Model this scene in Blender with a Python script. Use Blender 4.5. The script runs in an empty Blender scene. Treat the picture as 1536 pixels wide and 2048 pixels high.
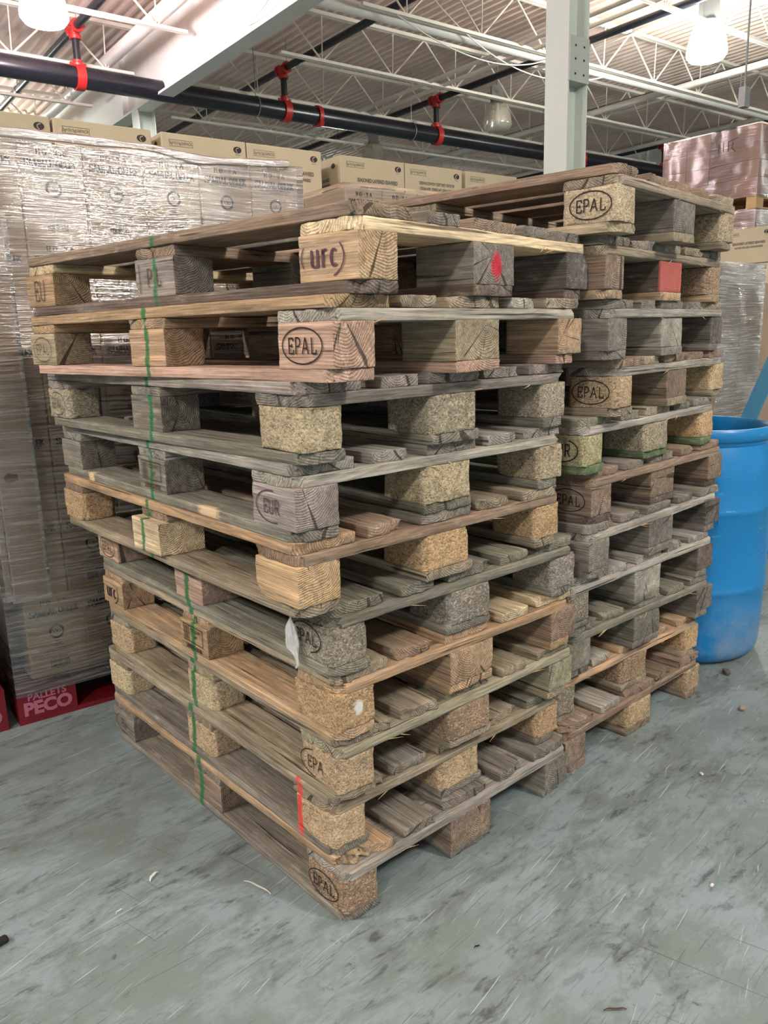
import bpy, math, random
import numpy as np
from mathutils import Matrix, Vector
rnd = random.Random(7)
SC = bpy.context.scene
COL = SC.collection
PI = math.pi
# ------------------------------------------------------------------ camera
F_PX, CAM_H, PITCH, ROLL = 1582.0068, 1.2591112, 0.22145965, -0.0271866
cp, sp = math.cos(PITCH), math.sin(PITCH)
fw = Vector((0, cp, -sp)); rt = Vector((1, 0, 0)); up = Vector((0, sp, cp))
c_, s_ = math.cos(ROLL), math.sin(ROLL)
R_ = c_ * rt + s_ * up; U_ = -s_ * rt + c_ * up
camd = bpy.data.cameras.new('camera'); cam = bpy.data.objects.new('camera', camd); COL.objects.link(cam)
camd.sensor_fit = 'VERTICAL'; camd.sensor_height = 36; camd.lens = F_PX / 2048 * 36
camd.clip_start = .05; camd.clip_end = 300
cam.matrix_world = Matrix(((R_.x, U_.x, -fw.x, 0), (R_.y, U_.y, -fw.y, 0), (R_.z, U_.z, -fw.z, CAM_H), (0, 0, 0, 1)))
SC.camera = cam
def az(d): return Vector((math.sin(math.radians(d)), math.cos(math.radians(d)), 0))
BA, BB = az(53.5), az(-36.5)            # building axes
def ab(a, b, z=0): v = BA * a + BB * b; v.z = z; return v
ROTB = math.radians(90 - 53.5)          # local x -> BA, local y -> BB
# ------------------------------------------------------------------ materials
MATS = {}
class NT:
    def __init__(s, name):
        s.m = bpy.data.materials.new(name); s.m.use_nodes = True
        s.t = s.m.node_tree; s.t.nodes.clear(); s.out = s.n('ShaderNodeOutputMaterial')
    def n(s, kind, **kw):
        o = s.t.nodes.new(kind)
        for k, v in kw.items():
            if k == 'inp':
                for a, b in v.items():
                    if hasattr(b, 'outputs') or isinstance(b, bpy.types.NodeSocket): s.l(b, o.inputs[a])
                    else: o.inputs[a].default_value = b
            else: setattr(o, k, v)
        return o
    def l(s, a, b):
        if hasattr(a, 'outputs'): a = a.outputs[0]
        s.t.links.new(a, b)
    def math(s, op, a, b=None, c=None, clamp=False):
        o = s.t.nodes.new('ShaderNodeMath'); o.operation = op; o.use_clamp = clamp
        for i, v in enumerate((a, b, c)):
            if v is None: continue
            if isinstance(v, (int, float)): o.inputs[i].default_value = v
            else: s.l(v, o.inputs[i])
        return o.outputs[0]
    def mix(s, f, a, b, mode='MIX'):
        o = s.t.nodes.new('ShaderNodeMix'); o.data_type = 'RGBA'; o.blend_type = mode
        for i, v in ((0, f), (6, a), (7, b)):
            if isinstance(v, (int, float)): o.inputs[i].default_value = v
            elif isinstance(v, tuple): o.inputs[i].default_value = v if len(v) == 4 else (*v, 1)
            else: s.l(v, o.inputs[i])
        return o.outputs[2]
    def ramp(s, f, stops):
        o = s.t.nodes.new('ShaderNodeValToRGB'); e = o.color_ramp.elements
        while len(e) < len(stops): e.new(.5)
        for i, (p, c) in enumerate(stops):
            e[i].position = p; e[i].color = (c, c, c, 1) if isinstance(c, (int, float)) else (*c, 1)
        s.l(f, o.inputs[0]); return o.outputs[0]
    def mapr(s, vec, scale=(1, 1, 1), loc=(0, 0, 0), rot=(0, 0, 0)):
        o = s.n('ShaderNodeMapping'); s.l(vec, o.inputs[0])
        for k, v in ((1, loc), (2, rot), (3, scale)):
            if isinstance(v, tuple): o.inputs[k].default_value = v
            else: s.l(v, o.inputs[k])
        return o.outputs[0]
    def noise(s, vec, scale=1, detail=3, rough=.5, dist=0):
        o = s.n('ShaderNodeTexNoise', inp={'Scale': scale, 'Detail': detail, 'Roughness': rough, 'Distortion': dist}); s.l(vec, o.inputs['Vector']); return o.outputs[0]
    def bsdf(s, col, rough=.6, metal=0, bump=None, bstr=.3, bdist=.002, spec=.5, **kw):
        b = s.n('ShaderNodeBsdfPrincipled')
        if isinstance(col, tuple): b.inputs['Base Color'].default_value = (*col[:3], 1)
        else: s.l(col, b.inputs['Base Color'])
        if isinstance(rough, (int, float)): b.inputs['Roughness'].default_value = rough
        else: s.l(rough, b.inputs['Roughness'])
        b.inputs['Metallic'].default_value = metal; b.inputs['Specular IOR Level'].default_value = spec
        if bump is not None:
            bp = s.n('ShaderNodeBump', inp={'Strength': bstr, 'Distance': bdist}); s.l(bump, bp.inputs['Height']); s.l(bp, b.inputs['Normal'])
        s.l(b, s.out.inputs[0]); return b
def rgb(r, g, b):
    f = lambda c: (c / 255 / 12.92) if c / 255 <= .04045 else ((c / 255 + .055) / 1.055) ** 2.4
    return (f(r), f(g), f(b))
def plain(name, col, rough=.6, metal=0, **kw):
    if name in MATS: return MATS[name]
    t = NT(name); co = t.n('ShaderNodeTexCoord').outputs['Object']
    n = t.noise(co, 6, 4, .6)
    c = t.mix(t.math('MULTIPLY', n, .35), col, tuple(v * .72 for v in col))
    t.bsdf(c, rough, metal, **kw); MATS[name] = t.m; return t.m
def wood_material():
    t = NT('weathered_wood'); tc = t.n('ShaderNodeTexCoord'); oi = t.n('ShaderNodeObjectInfo')
    off = t.n('ShaderNodeCombineXYZ'); r = oi.outputs['Random']
    t.l(t.math('MULTIPLY', r, 37.), off.inputs[0]); t.l(t.math('MULTIPLY', r, 0.0), off.inputs[1])
    rr = t.math('FRACT', t.math('MULTIPLY', r, 91.7))
    ringoff = t.n('ShaderNodeCombineXYZ')
    t.l(t.math('MULTIPLY', r, 5.), ringoff.inputs[0])
    t.l(t.math('MULTIPLY_ADD', rr, .12, -.06), ringoff.inputs[1]); t.l(t.math('MULTIPLY_ADD', r, -.10, .0), ringoff.inputs[2])
    P = tc.outputs['Object']
    va = t.n('ShaderNodeVectorMath', operation='ADD'); t.l(P, va.inputs[0]); t.l(off, va.inputs[1]); Q = va.outputs[0]
    vb = t.n('ShaderNodeVectorMath', operation='ADD'); t.l(P, vb.inputs[0]); t.l(ringoff, vb.inputs[1])
    w1 = t.noise(t.mapr(Q, (2.2, 9, 9)), 1.0, 2, .5)
    w = t.n('ShaderNodeTexWave', wave_type='RINGS', rings_direction='X', wave_profile='SAW', inp={'Scale': 62, 'Distortion': 0, 'Detail': 0})
    # wobble of the growth rings along the board
    wc = t.n('ShaderNodeCombineXYZ'); k = t.math('MULTIPLY_ADD', w1, .05, -.025)
    t.l(k, wc.inputs[1]); t.l(k, wc.inputs[2])
    vc = t.n('ShaderNodeVectorMath', operation='ADD'); t.l(vb.outputs[0], vc.inputs[0]); t.l(wc, vc.inputs[1]); t.l(vc.outputs[0], w.inputs['Vector'])
    ring = t.ramp(w.outputs['Fac'], [(0, .15), (.18, .55), (.75, 1), (1, .4)])
    ge = t.n('ShaderNodeNewGeometry'); vt = t.n('ShaderNodeVectorTransform', vector_type='NORMAL', convert_from='WORLD', convert_to='OBJECT'); t.l(ge.outputs['True Normal'], vt.inputs[0])
    sx = t.n('ShaderNodeSeparateXYZ'); t.l(vt.outputs[0], sx.inputs[0]); end = t.ramp(t.math('ABSOLUTE', sx.outputs[0]), [(.6, 0), (.8, 1)]); side = t.math('SUBTRACT', 1., end)
    fib = t.noise(t.mapr(Q, (9, 330, 330)), 1, 3, .65)
    fib2 = t.noise(t.mapr(Q, (2.5, 90, 90)), 1, 4, .6)
    crk = t.noise(t.mapr(Q, (3.2, 120, 120), (3, 1, 2)), 1, 2, .45)
    crack = t.math('MAXIMUM', t.ramp(crk, [(.28, 0), (.345, 1)]), end)
    # checks radiating on the sawn ends
    sv = t.n('ShaderNodeSeparateXYZ'); t.l(vb.outputs[0], sv.inputs[0]); ang = t.math('ARCTAN2', sv.outputs[2], sv.outputs[1])
    ac = t.n('ShaderNodeCombineXYZ'); t.l(t.math('MULTIPLY', ang, 5.5), ac.inputs[0]); t.l(t.math('MULTIPLY', r, 60.), ac.inputs[1]); t.l(t.math('MULTIPLY', w1, 1.2), ac.inputs[2])
    chk = t.ramp(t.noise(ac.outputs[0], 1, 1), [(.30, 0), (.325, 1)]); crack = t.math('MULTIPLY', crack, t.math('MAXIMUM', chk, side))
    stain = t.noise(t.mapr(Q, (5, 14, 14)), 1, 4, .65)
    blot = t.noise(t.mapr(Q, (14, 40, 60), (7, 3, 1)), 1, 5, .7)
    base = oi.outputs['Color']; wth = oi.outputs['Alpha']
    v = t.math('MULTIPLY_ADD', ring, t.math('MULTIPLY_ADD', end, .45, .34), t.math('MULTIPLY_ADD', end, -.36, .74))
    fc = t.ramp(fib, [(.3, 0), (.7, 1)]); f2 = t.ramp(fib2, [(.28, 0), (.72, 1)])
    v = t.math('MULTIPLY', v, t.math('MULTIPLY_ADD', fc, .75, .66))
    v = t.math('MULTIPLY', v, t.math('MULTIPLY_ADD', f2, .75, .68))
    slow = t.noise(t.mapr(Q, (3.5, 10, 10), (5, 5, 5)), 1, 5, .65); v = t.math('MULTIPLY', v, t.math('MULTIPLY_ADD', t.ramp(slow, [(.3, 0), (.7, 1)]), .6, .72))
    vv = t.n('ShaderNodeCombineColor'); [t.l(v, vv.inputs[i]) for i in range(3)]
    c = t.mix(1., base, vv, 'MULTIPLY')
    grey = t.mix(1., (.20, .185, .165), vv, 'MULTIPLY')
    f = t.math('MULTIPLY', t.ramp(stain, [(.38, 0), (.66, 1)]), wth)
    c = t.mix(f, c, grey)
    c = t.mix(t.math('MULTIPLY', t.ramp(blot, [(.52, 0), (.75, .75)]), t.math('MULTIPLY_ADD', wth, .7, .12)), c, (.075, .058, .045))
    c = t.mix(t.math('MULTIPLY', t.ramp(blot, [(.28, 1), (.44, 0)]), .45), c, (.55, .49, .40))
    c = t.mix(t.math('MULTIPLY', t.math('SUBTRACT', 1., crack), .8), c, (.03, .024, .02))
    at = t.n('ShaderNodeAttribute', attribute_name='paint')
    pn = t.noise(t.mapr(P, (60, 140, 140)), 1, 4, .7)
    pa = t.ramp(t.math('MULTIPLY_ADD', at.outputs['Alpha'], 1., t.math('MULTIPLY_ADD', pn, .9, -.75)), [(.2, 0), (.5, .9)])
    pa = t.math('MULTIPLY', pa, t.math('GREATER_THAN', at.outputs['Alpha'], .01))
    c = t.mix(pa, c, at.outputs['Color'])
    h = t.math('ADD', t.math('MULTIPLY', ring, t.math('MULTIPLY_ADD', end, .7, .25)), t.math('ADD', t.math('MULTIPLY', fib, .5), t.math('ADD', t.math('MULTIPLY', fib2, .8), t.math('MULTIPLY', crack, 1.2))))
    t.bsdf(c, .82, bump=h, bstr=.9, bdist=.0016, spec=.25)
    MATS['wood'] = t.m
def chip_material():
    t = NT('chipboard'); tc = t.n('ShaderNodeTexCoord'); oi = t.n('ShaderNodeObjectInfo')
    P = tc.outputs['Object']; off = t.n('ShaderNodeCombineXYZ'); t.l(t.math('MULTIPLY', oi.outputs['Random'], 37.), off.inputs[0])
    va = t.n('ShaderNodeVectorMath', operation='ADD'); t.l(P, va.inputs[0]); t.l(off, va.inputs[1]); Q = va.outputs[0]
    wob = t.n('ShaderNodeTexNoise', inp={'Scale': 70., 'Detail': 2.}); t.l(Q, wob.inputs['Vector'])
    sc = t.n('ShaderNodeVectorMath', operation='MULTIPLY_ADD'); t.l(wob.outputs['Color'], sc.inputs[0]); sc.inputs[1].default_value = (.012, .012, .012); t.l(Q, sc.inputs[2])
    def vor(s, scale, feat='F1'):
        o = t.n('ShaderNodeTexVoronoi', feature=feat, inp={'Scale': 1.}); t.l(t.mapr(sc.outputs[0], scale, (0, 0, 0), (.3 * s, .2 * s, .5 * s)), o.inputs['Vector']); return o
    v1 = vor(1, (130, 330, 480)); v2 = vor(-2, (420, 150, 380))
    b1 = t.n('ShaderNodeSeparateColor'); t.l(v1.outputs['Color'], b1.inputs[0]); b2 = t.n('ShaderNodeSeparateColor'); t.l(v2.outputs['Color'], b2.inputs[0])
    v = t.math('ADD', t.math('MULTIPLY', b1.outputs[0], .6), t.math('MULTIPLY', b2.outputs[1], .5))
    stain = t.noise(t.mapr(Q, (16, 16, 16)), 1, 4, .65)
    v = t.math('MULTIPLY_ADD', v, 1.15, .36)
    v = t.math('MULTIPLY', v, t.math('MULTIPLY_ADD', t.noise(Q, 420, 2), .8, .6))
    vv = t.n('ShaderNodeCombineColor'); [t.l(v, vv.inputs[i]) for i in range(3)]
    c = t.mix(1., oi.outputs['Color'], vv, 'MULTIPLY')
    c = t.mix(t.math('MULTIPLY', t.ramp(stain, [(.45, 0), (.72, 1)]), t.math('MULTIPLY_ADD', oi.outputs['Alpha'], .8, .1)), c, (.10, .085, .065))
    c = t.mix(t.math('MULTIPLY', t.ramp(b2.outputs[2], [(.8, 0), (.92, 1)]), .5), c, (.75, .62, .42))
    c = t.mix(t.math('MULTIPLY', t.ramp(b1.outputs[2], [(.01, 1), (.05, 0)]), .6), c, (.045, .032, .022))
    at = t.n('ShaderNodeAttribute', attribute_name='paint')
    pn = t.noise(t.mapr(P, (120, 120, 120)), 1, 4, .7)
    pa = t.ramp(t.math('MULTIPLY_ADD', at.outputs['Alpha'], 1., t.math('MULTIPLY_ADD', pn, .9, -.75)), [(.2, 0), (.5, .9)])
    pa = t.math('MULTIPLY', pa, t.math('GREATER_THAN', at.outputs['Alpha'], .01))
    c = t.mix(pa, c, at.outputs['Color'])
    h = t.math('ADD', t.math('MULTIPLY', b1.outputs[0], .6), t.math('ADD', t.math('MULTIPLY', b2.outputs[1], .5), t.noise(Q, 350, 3)))
    t.bsdf(c, .85, bump=h, bstr=.9, bdist=.0016, spec=.2)
    MATS['chip'] = t.m
def cardboard(name, col, rough=.7, lines=True):
    t = NT(name); P = t.n('ShaderNodeTexCoord').outputs['Object']
    n = t.noise(P, 5, 4, .6); l = t.noise(t.mapr(P, (1.5, 1.5, 130)), 1, 2); fibre = t.noise(P, 260, 3, .7)
    v = t.math('ADD', t.math('MULTIPLY', l, .10), t.math('MULTIPLY', n, .25)); v = t.math('ADD', v, t.math('MULTIPLY', fibre, .12)); v = t.math('ADD', v, .76)
    vv = t.n('ShaderNodeCombineColor'); [t.l(v, vv.inputs[i]) for i in range(3)]
    oi = t.n('ShaderNodeObjectInfo')
    c = t.mix(1., (*col, 1), vv, 'MULTIPLY')
    hs = t.n('ShaderNodeHueSaturation'); t.l(c, hs.inputs['Color']); t.l(t.math('MULTIPLY_ADD', oi.outputs['Random'], .14, .93), hs.inputs['Value'])
    t.bsdf(hs.outputs[0], rough, bump=l, bstr=.15, bdist=.002, spec=.25); MATS[name] = t.m
def wrap_material(name='stretch_film', amt=.25, streak=26, axis=2, milky_sheen=.10, bs=1.0):
    t = NT(name); tc = t.n('ShaderNodeTexCoord'); P = tc.outputs['Object']
    wob = t.noise(t.mapr(P, (2.2, 2.2, 3)), 1, 2)
    cv = t.n('ShaderNodeCombineXYZ'); t.l(t.math('MULTIPLY', wob, .05), cv.inputs[2])
    va = t.n('ShaderNodeVectorMath', operation='ADD'); t.l(P, va.inputs[0]); t.l(cv, va.inputs[1])
    s1 = t.noise(t.mapr(va.outputs[0], (3.5, 3.5, 110), rot=(0, .05, 0)), 1, 3, .6)
    s2 = t.noise(t.mapr(va.outputs[0], (11, 11, 260), rot=(0, -.09, 0)), 1, 3, .6)
    s3 = t.noise(t.mapr(P, (16, 16, 30)), 1, 3, .6, 1.2)
    big = t.noise(t.mapr(P, (2.0, 2.0, 1.4)), 1, 3, .6)
    h = t.math('ADD', t.math('MULTIPLY', s1, 1.0), t.math('ADD', t.math('MULTIPLY', s2, .45), t.math('MULTIPLY', s3, .22)))
    bp = t.n('ShaderNodeBump', inp={'Strength': bs, 'Distance': .0035}); t.l(h, bp.inputs['Height'])
    tr = t.n('ShaderNodeBsdfTransparent', inp={'Color': (.97, .97, .97, 1)})
    gl = t.n('ShaderNodeBsdfGlossy', inp={'Color': (1, 1, 1, 1), 'Roughness': .11}); t.l(bp, gl.inputs['Normal'])
    df = t.n('ShaderNodeBsdfDiffuse', inp={'Color': (.85, .86, .88, 1)})
    fr = t.n('ShaderNodeLayerWeight', inp={'Blend': .32}); t.l(bp, fr.inputs['Normal'])
    f = t.math('MULTIPLY_ADD', fr.outputs['Fresnel'], .9, amt * .35)
    f = t.math('ADD', f, t.math('MULTIPLY', t.ramp(s1, [(.5, 0), (.7, 1)]), amt * .5), clamp=True)
    m1 = t.n('ShaderNodeMixShader'); t.l(t.math('MULTIPLY', t.ramp(t.math('MULTIPLY', s1, t.math('ADD', big, .5)), [(.42, 0), (.72, 1)]), milky_sheen * 3.), m1.inputs[0]); t.l(tr, m1.inputs[1]); t.l(df, m1.inputs[2])  # white diffuse streaks: cloudy film plus highlight sheen painted into the colour
    m2 = t.n('ShaderNodeMixShader'); t.l(f, m2.inputs[0]); t.l(m1, m2.inputs[1]); t.l(gl, m2.inputs[2])
    t.l(m2, t.out.inputs[0]); MATS[name] = t.m
def floor_material():
    t = NT('painted_concrete'); P = t.n('ShaderNodeTexCoord').outputs['Object']
    PR = t.mapr(P, rot=(0, 0, math.radians(-42)))
    big = t.noise(P, 1.1, 5, .6); med = t.noise(t.mapr(PR, (2.8, 5.6, 1)), 1, 6, .68, .6); fine = t.noise(t.mapr(PR, (12, 34, 1)), 1, 5, .7, .4)
    patch = t.noise(t.mapr(PR, (3.0, 5.5, 1)), 1, 7, .74, .25)
    c = t.mix(t.ramp(patch, [(.44, 0), (.54, 1)]), rgb(122, 136, 135), rgb(141, 157, 161))
    c = t.mix(t.math('MULTIPLY', t.ramp(big, [(.4, 0), (.65, 1)]), .5), c, rgb(116, 126, 122))
    c = t.mix(t.math('MULTIPLY', t.ramp(med, [(.50, 0), (.64, 1)]), .6), c, rgb(92, 100, 97))
    c = t.mix(t.math('MULTIPLY', t.math('MULTIPLY', t.ramp(fine, [(.54, 0), (.64, 1)]), t.ramp(med, [(.42, 0), (.58, 1)])), .8), c, rgb(66, 72, 72))
    spots = t.noise(P, 26, 5, .75, .5)
    c = t.mix(t.math('MULTIPLY', t.math('MULTIPLY', t.ramp(spots, [(.60, 0), (.68, 1)]), t.ramp(t.noise(P, 2.6, 3), [(.48, 0), (.6, 1)])), .7), c, rgb(62, 68, 68))
    hgt = None
    for (rot, sx, sy, lo, hi, col, k, loc) in ((-47, 2.6, 110, .70, .72, (182, 194, 192), .6, (3, 1, 0)), (-52, 4.6, 170, .70, .715, (196, 204, 202), .65, (9, 5, 0)), (-38, 1.2, 100, .70, .707, (80, 86, 86), .6, (1, 7, 0)), (-60, 5.1, 130, .715, .73, (190, 200, 198), .6, (21, 3, 0)), (35, 1.8, 95, .715, .72, (84, 90, 90), .6, (5, 17, 0)), (-44, 5, 190, .64, .68, (92, 100, 100), .5, (13, 2, 0)), (-50, 8, 120, .64, .70, (90, 98, 97), .5, (33, 2, 0))):
        v = t.noise(t.mapr(t.mapr(P, (1, 1, 1), loc, (0, 0, math.radians(rot))), (sx, sy, 1)), 1, 2, .5, .15)
        m = t.math('MULTIPLY', t.ramp(v, [(lo, 0), (hi, 1)]), k)
        c = t.mix(m, c, rgb(*col))
    vor = t.n('ShaderNodeTexVoronoi', inp={'Scale': 9.}); t.l(P, vor.inputs['Vector'])
    c = t.mix(t.math('MULTIPLY', t.ramp(vor.outputs['Distance'], [(.012, 1), (.022, 0)]), .9), c, rgb(205, 208, 204))
    rg = t.math('MULTIPLY_ADD', t.ramp(med, [(.4, 0), (.7, 1)]), .22, .42)
    t.bsdf(c, rg, bump=t.math('ADD', med, t.math('MULTIPLY', fine, .4)), bstr=.12, bdist=.004, spec=.35); MATS['floor'] = t.m
def emis(name, col, s):
    t = NT(name); e = t.n('ShaderNodeEmission', inp={'Color': (*col, 1), 'Strength': s}); t.l(e, t.out.inputs[0]); MATS[name] = t.m; return t.m
def film_scrap():
    t = NT('milky_film'); d = t.n('ShaderNodeBsdfPrincipled', inp={'Base Color': (.86, .87, .88, 1), 'Roughness': .35, 'Transmission Weight': .15}); tr = t.n('ShaderNodeBsdfTransparent')
    lw = t.n('ShaderNodeLayerWeight', inp={'Blend': .5}); P = t.n('ShaderNodeTexCoord').outputs['Object']
    f = t.math('ADD', t.math('MULTIPLY', lw.outputs['Facing'], .5), t.math('MULTIPLY', t.noise(t.mapr(P, (180, 180, 40)), 1, 3), .75), clamp=True)
    m = t.n('ShaderNodeMixShader'); t.l(f, m.inputs[0]); t.l(tr, m.inputs[1]); t.l(d, m.inputs[2]); t.l(m, t.out.inputs[0]); MATS['scrap'] = t.m
wood_material(); chip_material(); floor_material(); film_scrap()
cardboard('sauce_card', rgb(214, 188, 156)); cardboard('tan_card', rgb(192, 180, 152)); cardboard('pink_card', rgb(205, 158, 140)); cardboard('board_card', rgb(190, 166, 142))
wrap_material('stretch_film', .42, milky_sheen=.10, bs=1.); wrap_material('thin_film', .16, milky_sheen=.05, bs=.8); wrap_material('heavy_film', .60, milky_sheen=.30, bs=1.6)
plain('new_wood', rgb(206, 172, 122), .7); plain('steel_white', rgb(226, 224, 218), .45); plain('joist_white', rgb(236, 226, 214), .55); plain('deck_white', rgb(240, 214, 202), .6)
plain('black_pipe', rgb(26, 26, 34), .28); plain('red_clamp', rgb(178, 36, 34), .4); plain('galv', rgb(150, 152, 152), .45, .6)
plain('column_grey', rgb(205, 214, 205), .5); plain('plate_grey', rgb(176, 184, 178), .5); plain('hole_dark', (.01, .01, .01), .8)
plain('pvc', rgb(222, 214, 208), .5); plain('ink', rgb(48, 44, 46), .7); plain('ink_blue', rgb(60, 66, 82), .7); plain('ink_grey', rgb(112, 100, 88), .7); plain('burn', rgb(38, 24, 18), .8); plain('burn_soft', rgb(84, 66, 52), .8)
plain('red_paint', rgb(128, 24, 36), .5); plain('white_ink', rgb(196, 120, 144), .6); plain('red_dark', rgb(96, 22, 30), .6); plain('purple_ink', rgb(92, 56, 74), .7)
plain('wall_paint', rgb(206, 196, 186), .7); plain('dark_gap', rgb(30, 30, 32), .7); plain('blue_paint', rgb(24, 90, 160), .45); plain('sheet_card', rgb(186, 160, 128), .7); plain('stone', rgb(96, 92, 84), .9); plain('tape', rgb(196, 164, 136), .3)
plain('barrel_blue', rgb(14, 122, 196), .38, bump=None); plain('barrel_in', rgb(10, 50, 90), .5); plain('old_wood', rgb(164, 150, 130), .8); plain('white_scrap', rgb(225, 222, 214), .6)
def barrel_mat():
    t = NT('barrel_plastic'); P = t.n('ShaderNodeTexCoord').outputs['Object']
    n = t.noise(P, 3, 4, .6); sc = t.noise(t.mapr(P, (14, 14, 60), rot=(.3, .2, 0)), 1, 3, .6); dust = t.noise(P, 5, 5, .7)
    sp = t.n('ShaderNodeSeparateXYZ'); t.l(P, sp.inputs[0])
    c = t.mix(n, rgb(12, 114, 180), rgb(24, 136, 200))
    low = t.ramp(sp.outputs[2], [(.0, 1), (.32, 0)])
    c = t.mix(t.math('MULTIPLY', t.math('MULTIPLY', t.ramp(dust, [(.42, 0), (.66, 1)]), low), .75), c, rgb(150, 158, 160))
    c = t.mix(t.math('MULTIPLY', t.ramp(sc, [(.66, 0), (.7, 1)]), .35), c, rgb(130, 180, 210))
    t.bsdf(c, .36, bump=n, bstr=.05, bdist=.01); MATS['barrel'] = t.m
barrel_mat()
GLOBE = 135.
emis('lamp_pink', (1.0, .86, .90), 85.); emis('lamp_green', (.93, 1.0, .93), 110.); emis('lamp_warm', (1.0, .99, .94), GLOBE)
def glass_mat():
    t = NT('lamp_glass'); g = t.n('ShaderNodeBsdfGlossy', inp={'Roughness': .15, 'Color': (.9, .88, .84, 1)}); tr = t.n('ShaderNodeBsdfTransparent', inp={'Color': (.93, .92, .86, 1)}); d = t.n('ShaderNodeBsdfDiffuse', inp={'Color': (.75, .7, .6, 1)})
    a = t.n('ShaderNodeMixShader', inp={0: .3}); t.l(tr, a.inputs[1]); t.l(d, a.inputs[2]); b = t.n('ShaderNodeMixShader', inp={0: .25}); t.l(a, b.inputs[1]); t.l(g, b.inputs[2]); t.l(b, t.out.inputs[0]); MATS['glass'] = t.m
glass_mat()
# ------------------------------------------------------------------ mesh helpers
class MB:
    def __init__(s): s.v = []; s.f = []
    def add(s, vs, fs):
        k = len(s.v); s.v += [tuple(p) for p in vs]; s.f += [tuple(i + k for i in f) for f in fs]; return s
    def box(s, x0, x1, y0, y1, z0, z1):
        return s.add([(x, y, z) for z in (z0, z1) for y in (y0, y1) for x in (x0, x1)], [(0, 2, 3, 1), (4, 5, 7, 6), (0, 1, 5, 4), (2, 6, 7, 3), (0, 4, 6, 2), (1, 3, 7, 5)])
    def tube(s, p, q, r, n=10, r2=None, caps=True):
        p = Vector(p); q = Vector(q); d = (q - p).normalized(); a = d.orthogonal().normalized(); b = d.cross(a); r2 = r if r2 is None else r2; vs = []
        for (c, rr) in ((p, r), (q, r2)):
            for i in range(n):
                t = 2 * PI * i / n; vs.append(c + (a * math.cos(t) + b * math.sin(t)) * rr)
        fs = [(i, (i + 1) % n, n + (i + 1) % n, n + i) for i in range(n)]
        if caps: fs += [tuple(range(n))[::-1], tuple(range(n, 2 * n))]
        return s.add(vs, fs)
    def path(s, pts, r, n=8):
        for a, b in zip(pts, pts[1:]): s.tube(a, b, r, n)
        return s
    def lathe(s, prof, n=40, c=(0, 0), cap=False):
        vs = [(c[0] + r * math.cos(2 * PI * i / n), c[1] + r * math.sin(2 * PI * i / n), z) for r, z in prof for i in range(n)]
        fs = [(k * n + i, k * n + (i + 1) % n, (k + 1) * n + (i + 1) % n, (k + 1) * n + i) for k in range(len(prof) - 1) for i in range(n)]
        if cap: fs += [tuple(range(n))[::-1], tuple(range((len(prof) - 1) * n, len(prof) * n))]
        return s.add(vs, fs)
    def mesh(s, name, mat, smooth=False):
        m = bpy.data.meshes.new(name); m.from_pydata(s.v, [], s.f); m.update()
        if smooth: m.polygons.foreach_set('use_smooth', [True] * len(m.polygons)); m.set_sharp_from_angle(angle=.7)
        if mat: m.materials.append(MATS[mat])
        return m
    def obj(s, name, mat, parent=None, smooth=False, M=None): return put(name, s.mesh(name, mat, smooth), parent, M)
def put(name, mesh, parent=None, M=None):
    o = bpy.data.objects.new(name, mesh); COL.objects.link(o)
    if parent is not None: o.parent = parent
    if M is not None: o.matrix_basis = M
    return o
def tag(o, label, cat=None, group=None, kind=None):
    if label: o['label'] = label
    if cat: o['category'] = cat
    if group: o['group'] = group
    if kind: o['kind'] = kind
    return o
def empty(name, loc, rz, label, cat, group=None):
    o = bpy.data.objects.new(name, None); COL.objects.link(o); o.location = loc; o.rotation_euler = (0, 0, rz); o.empty_display_size = .1
    return tag(o, label, cat, group)
def T(x, y, z): return Matrix.Translation((x, y, z))
def RZ(a): return Matrix.Rotation(a, 4, 'Z')
def copy_tree(o, parent=None):
    c = o.copy(); COL.objects.link(c)
    if parent is not None: c.parent = parent
    for ch in list(o.children): copy_tree(ch, c)
    return c
# value noise, vectorised
_T = np.random.RandomState(3).rand(64, 64, 64).astype(np.float32)
def vnoise(p):
    i = np.floor(p).astype(int); f = p - i; f = f * f * (3 - 2 * f); i &= 63; j = (i + 1) & 63
    g = lambda a, b, c: _T[a, b, c]
    x0, y0, z0 = i.T; x1, y1, z1 = j.T; fx, fy, fz = f.T
    a = g(x0, y0, z0) * (1 - fx) + g(x1, y0, z0) * fx; b = g(x0, y1, z0) * (1 - fx) + g(x1, y1, z0) * fx
    c = g(x0, y0, z1) * (1 - fx) + g(x1, y0, z1) * fx; d = g(x0, y1, z1) * (1 - fx) + g(x1, y1, z1) * fx
    return ((a * (1 - fy) + b * fy) * (1 - fz) + (c * (1 - fy) + d * fy) * fz) * 2 - 1
def coords(L, step, r, extra=()):
    h = L / 2; n = max(1, int(round((L - 2 * r) / step))); c = list(np.linspace(-h + r, h - r, n + 1)) + [-h, h] + [e for e in extra if -h + r < e < h - r]
    c = sorted(c); o = [c[0]]
    for v in c[1:]:
        if v - o[-1] > .0008: o.append(v)
    return np.array(o)
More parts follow.
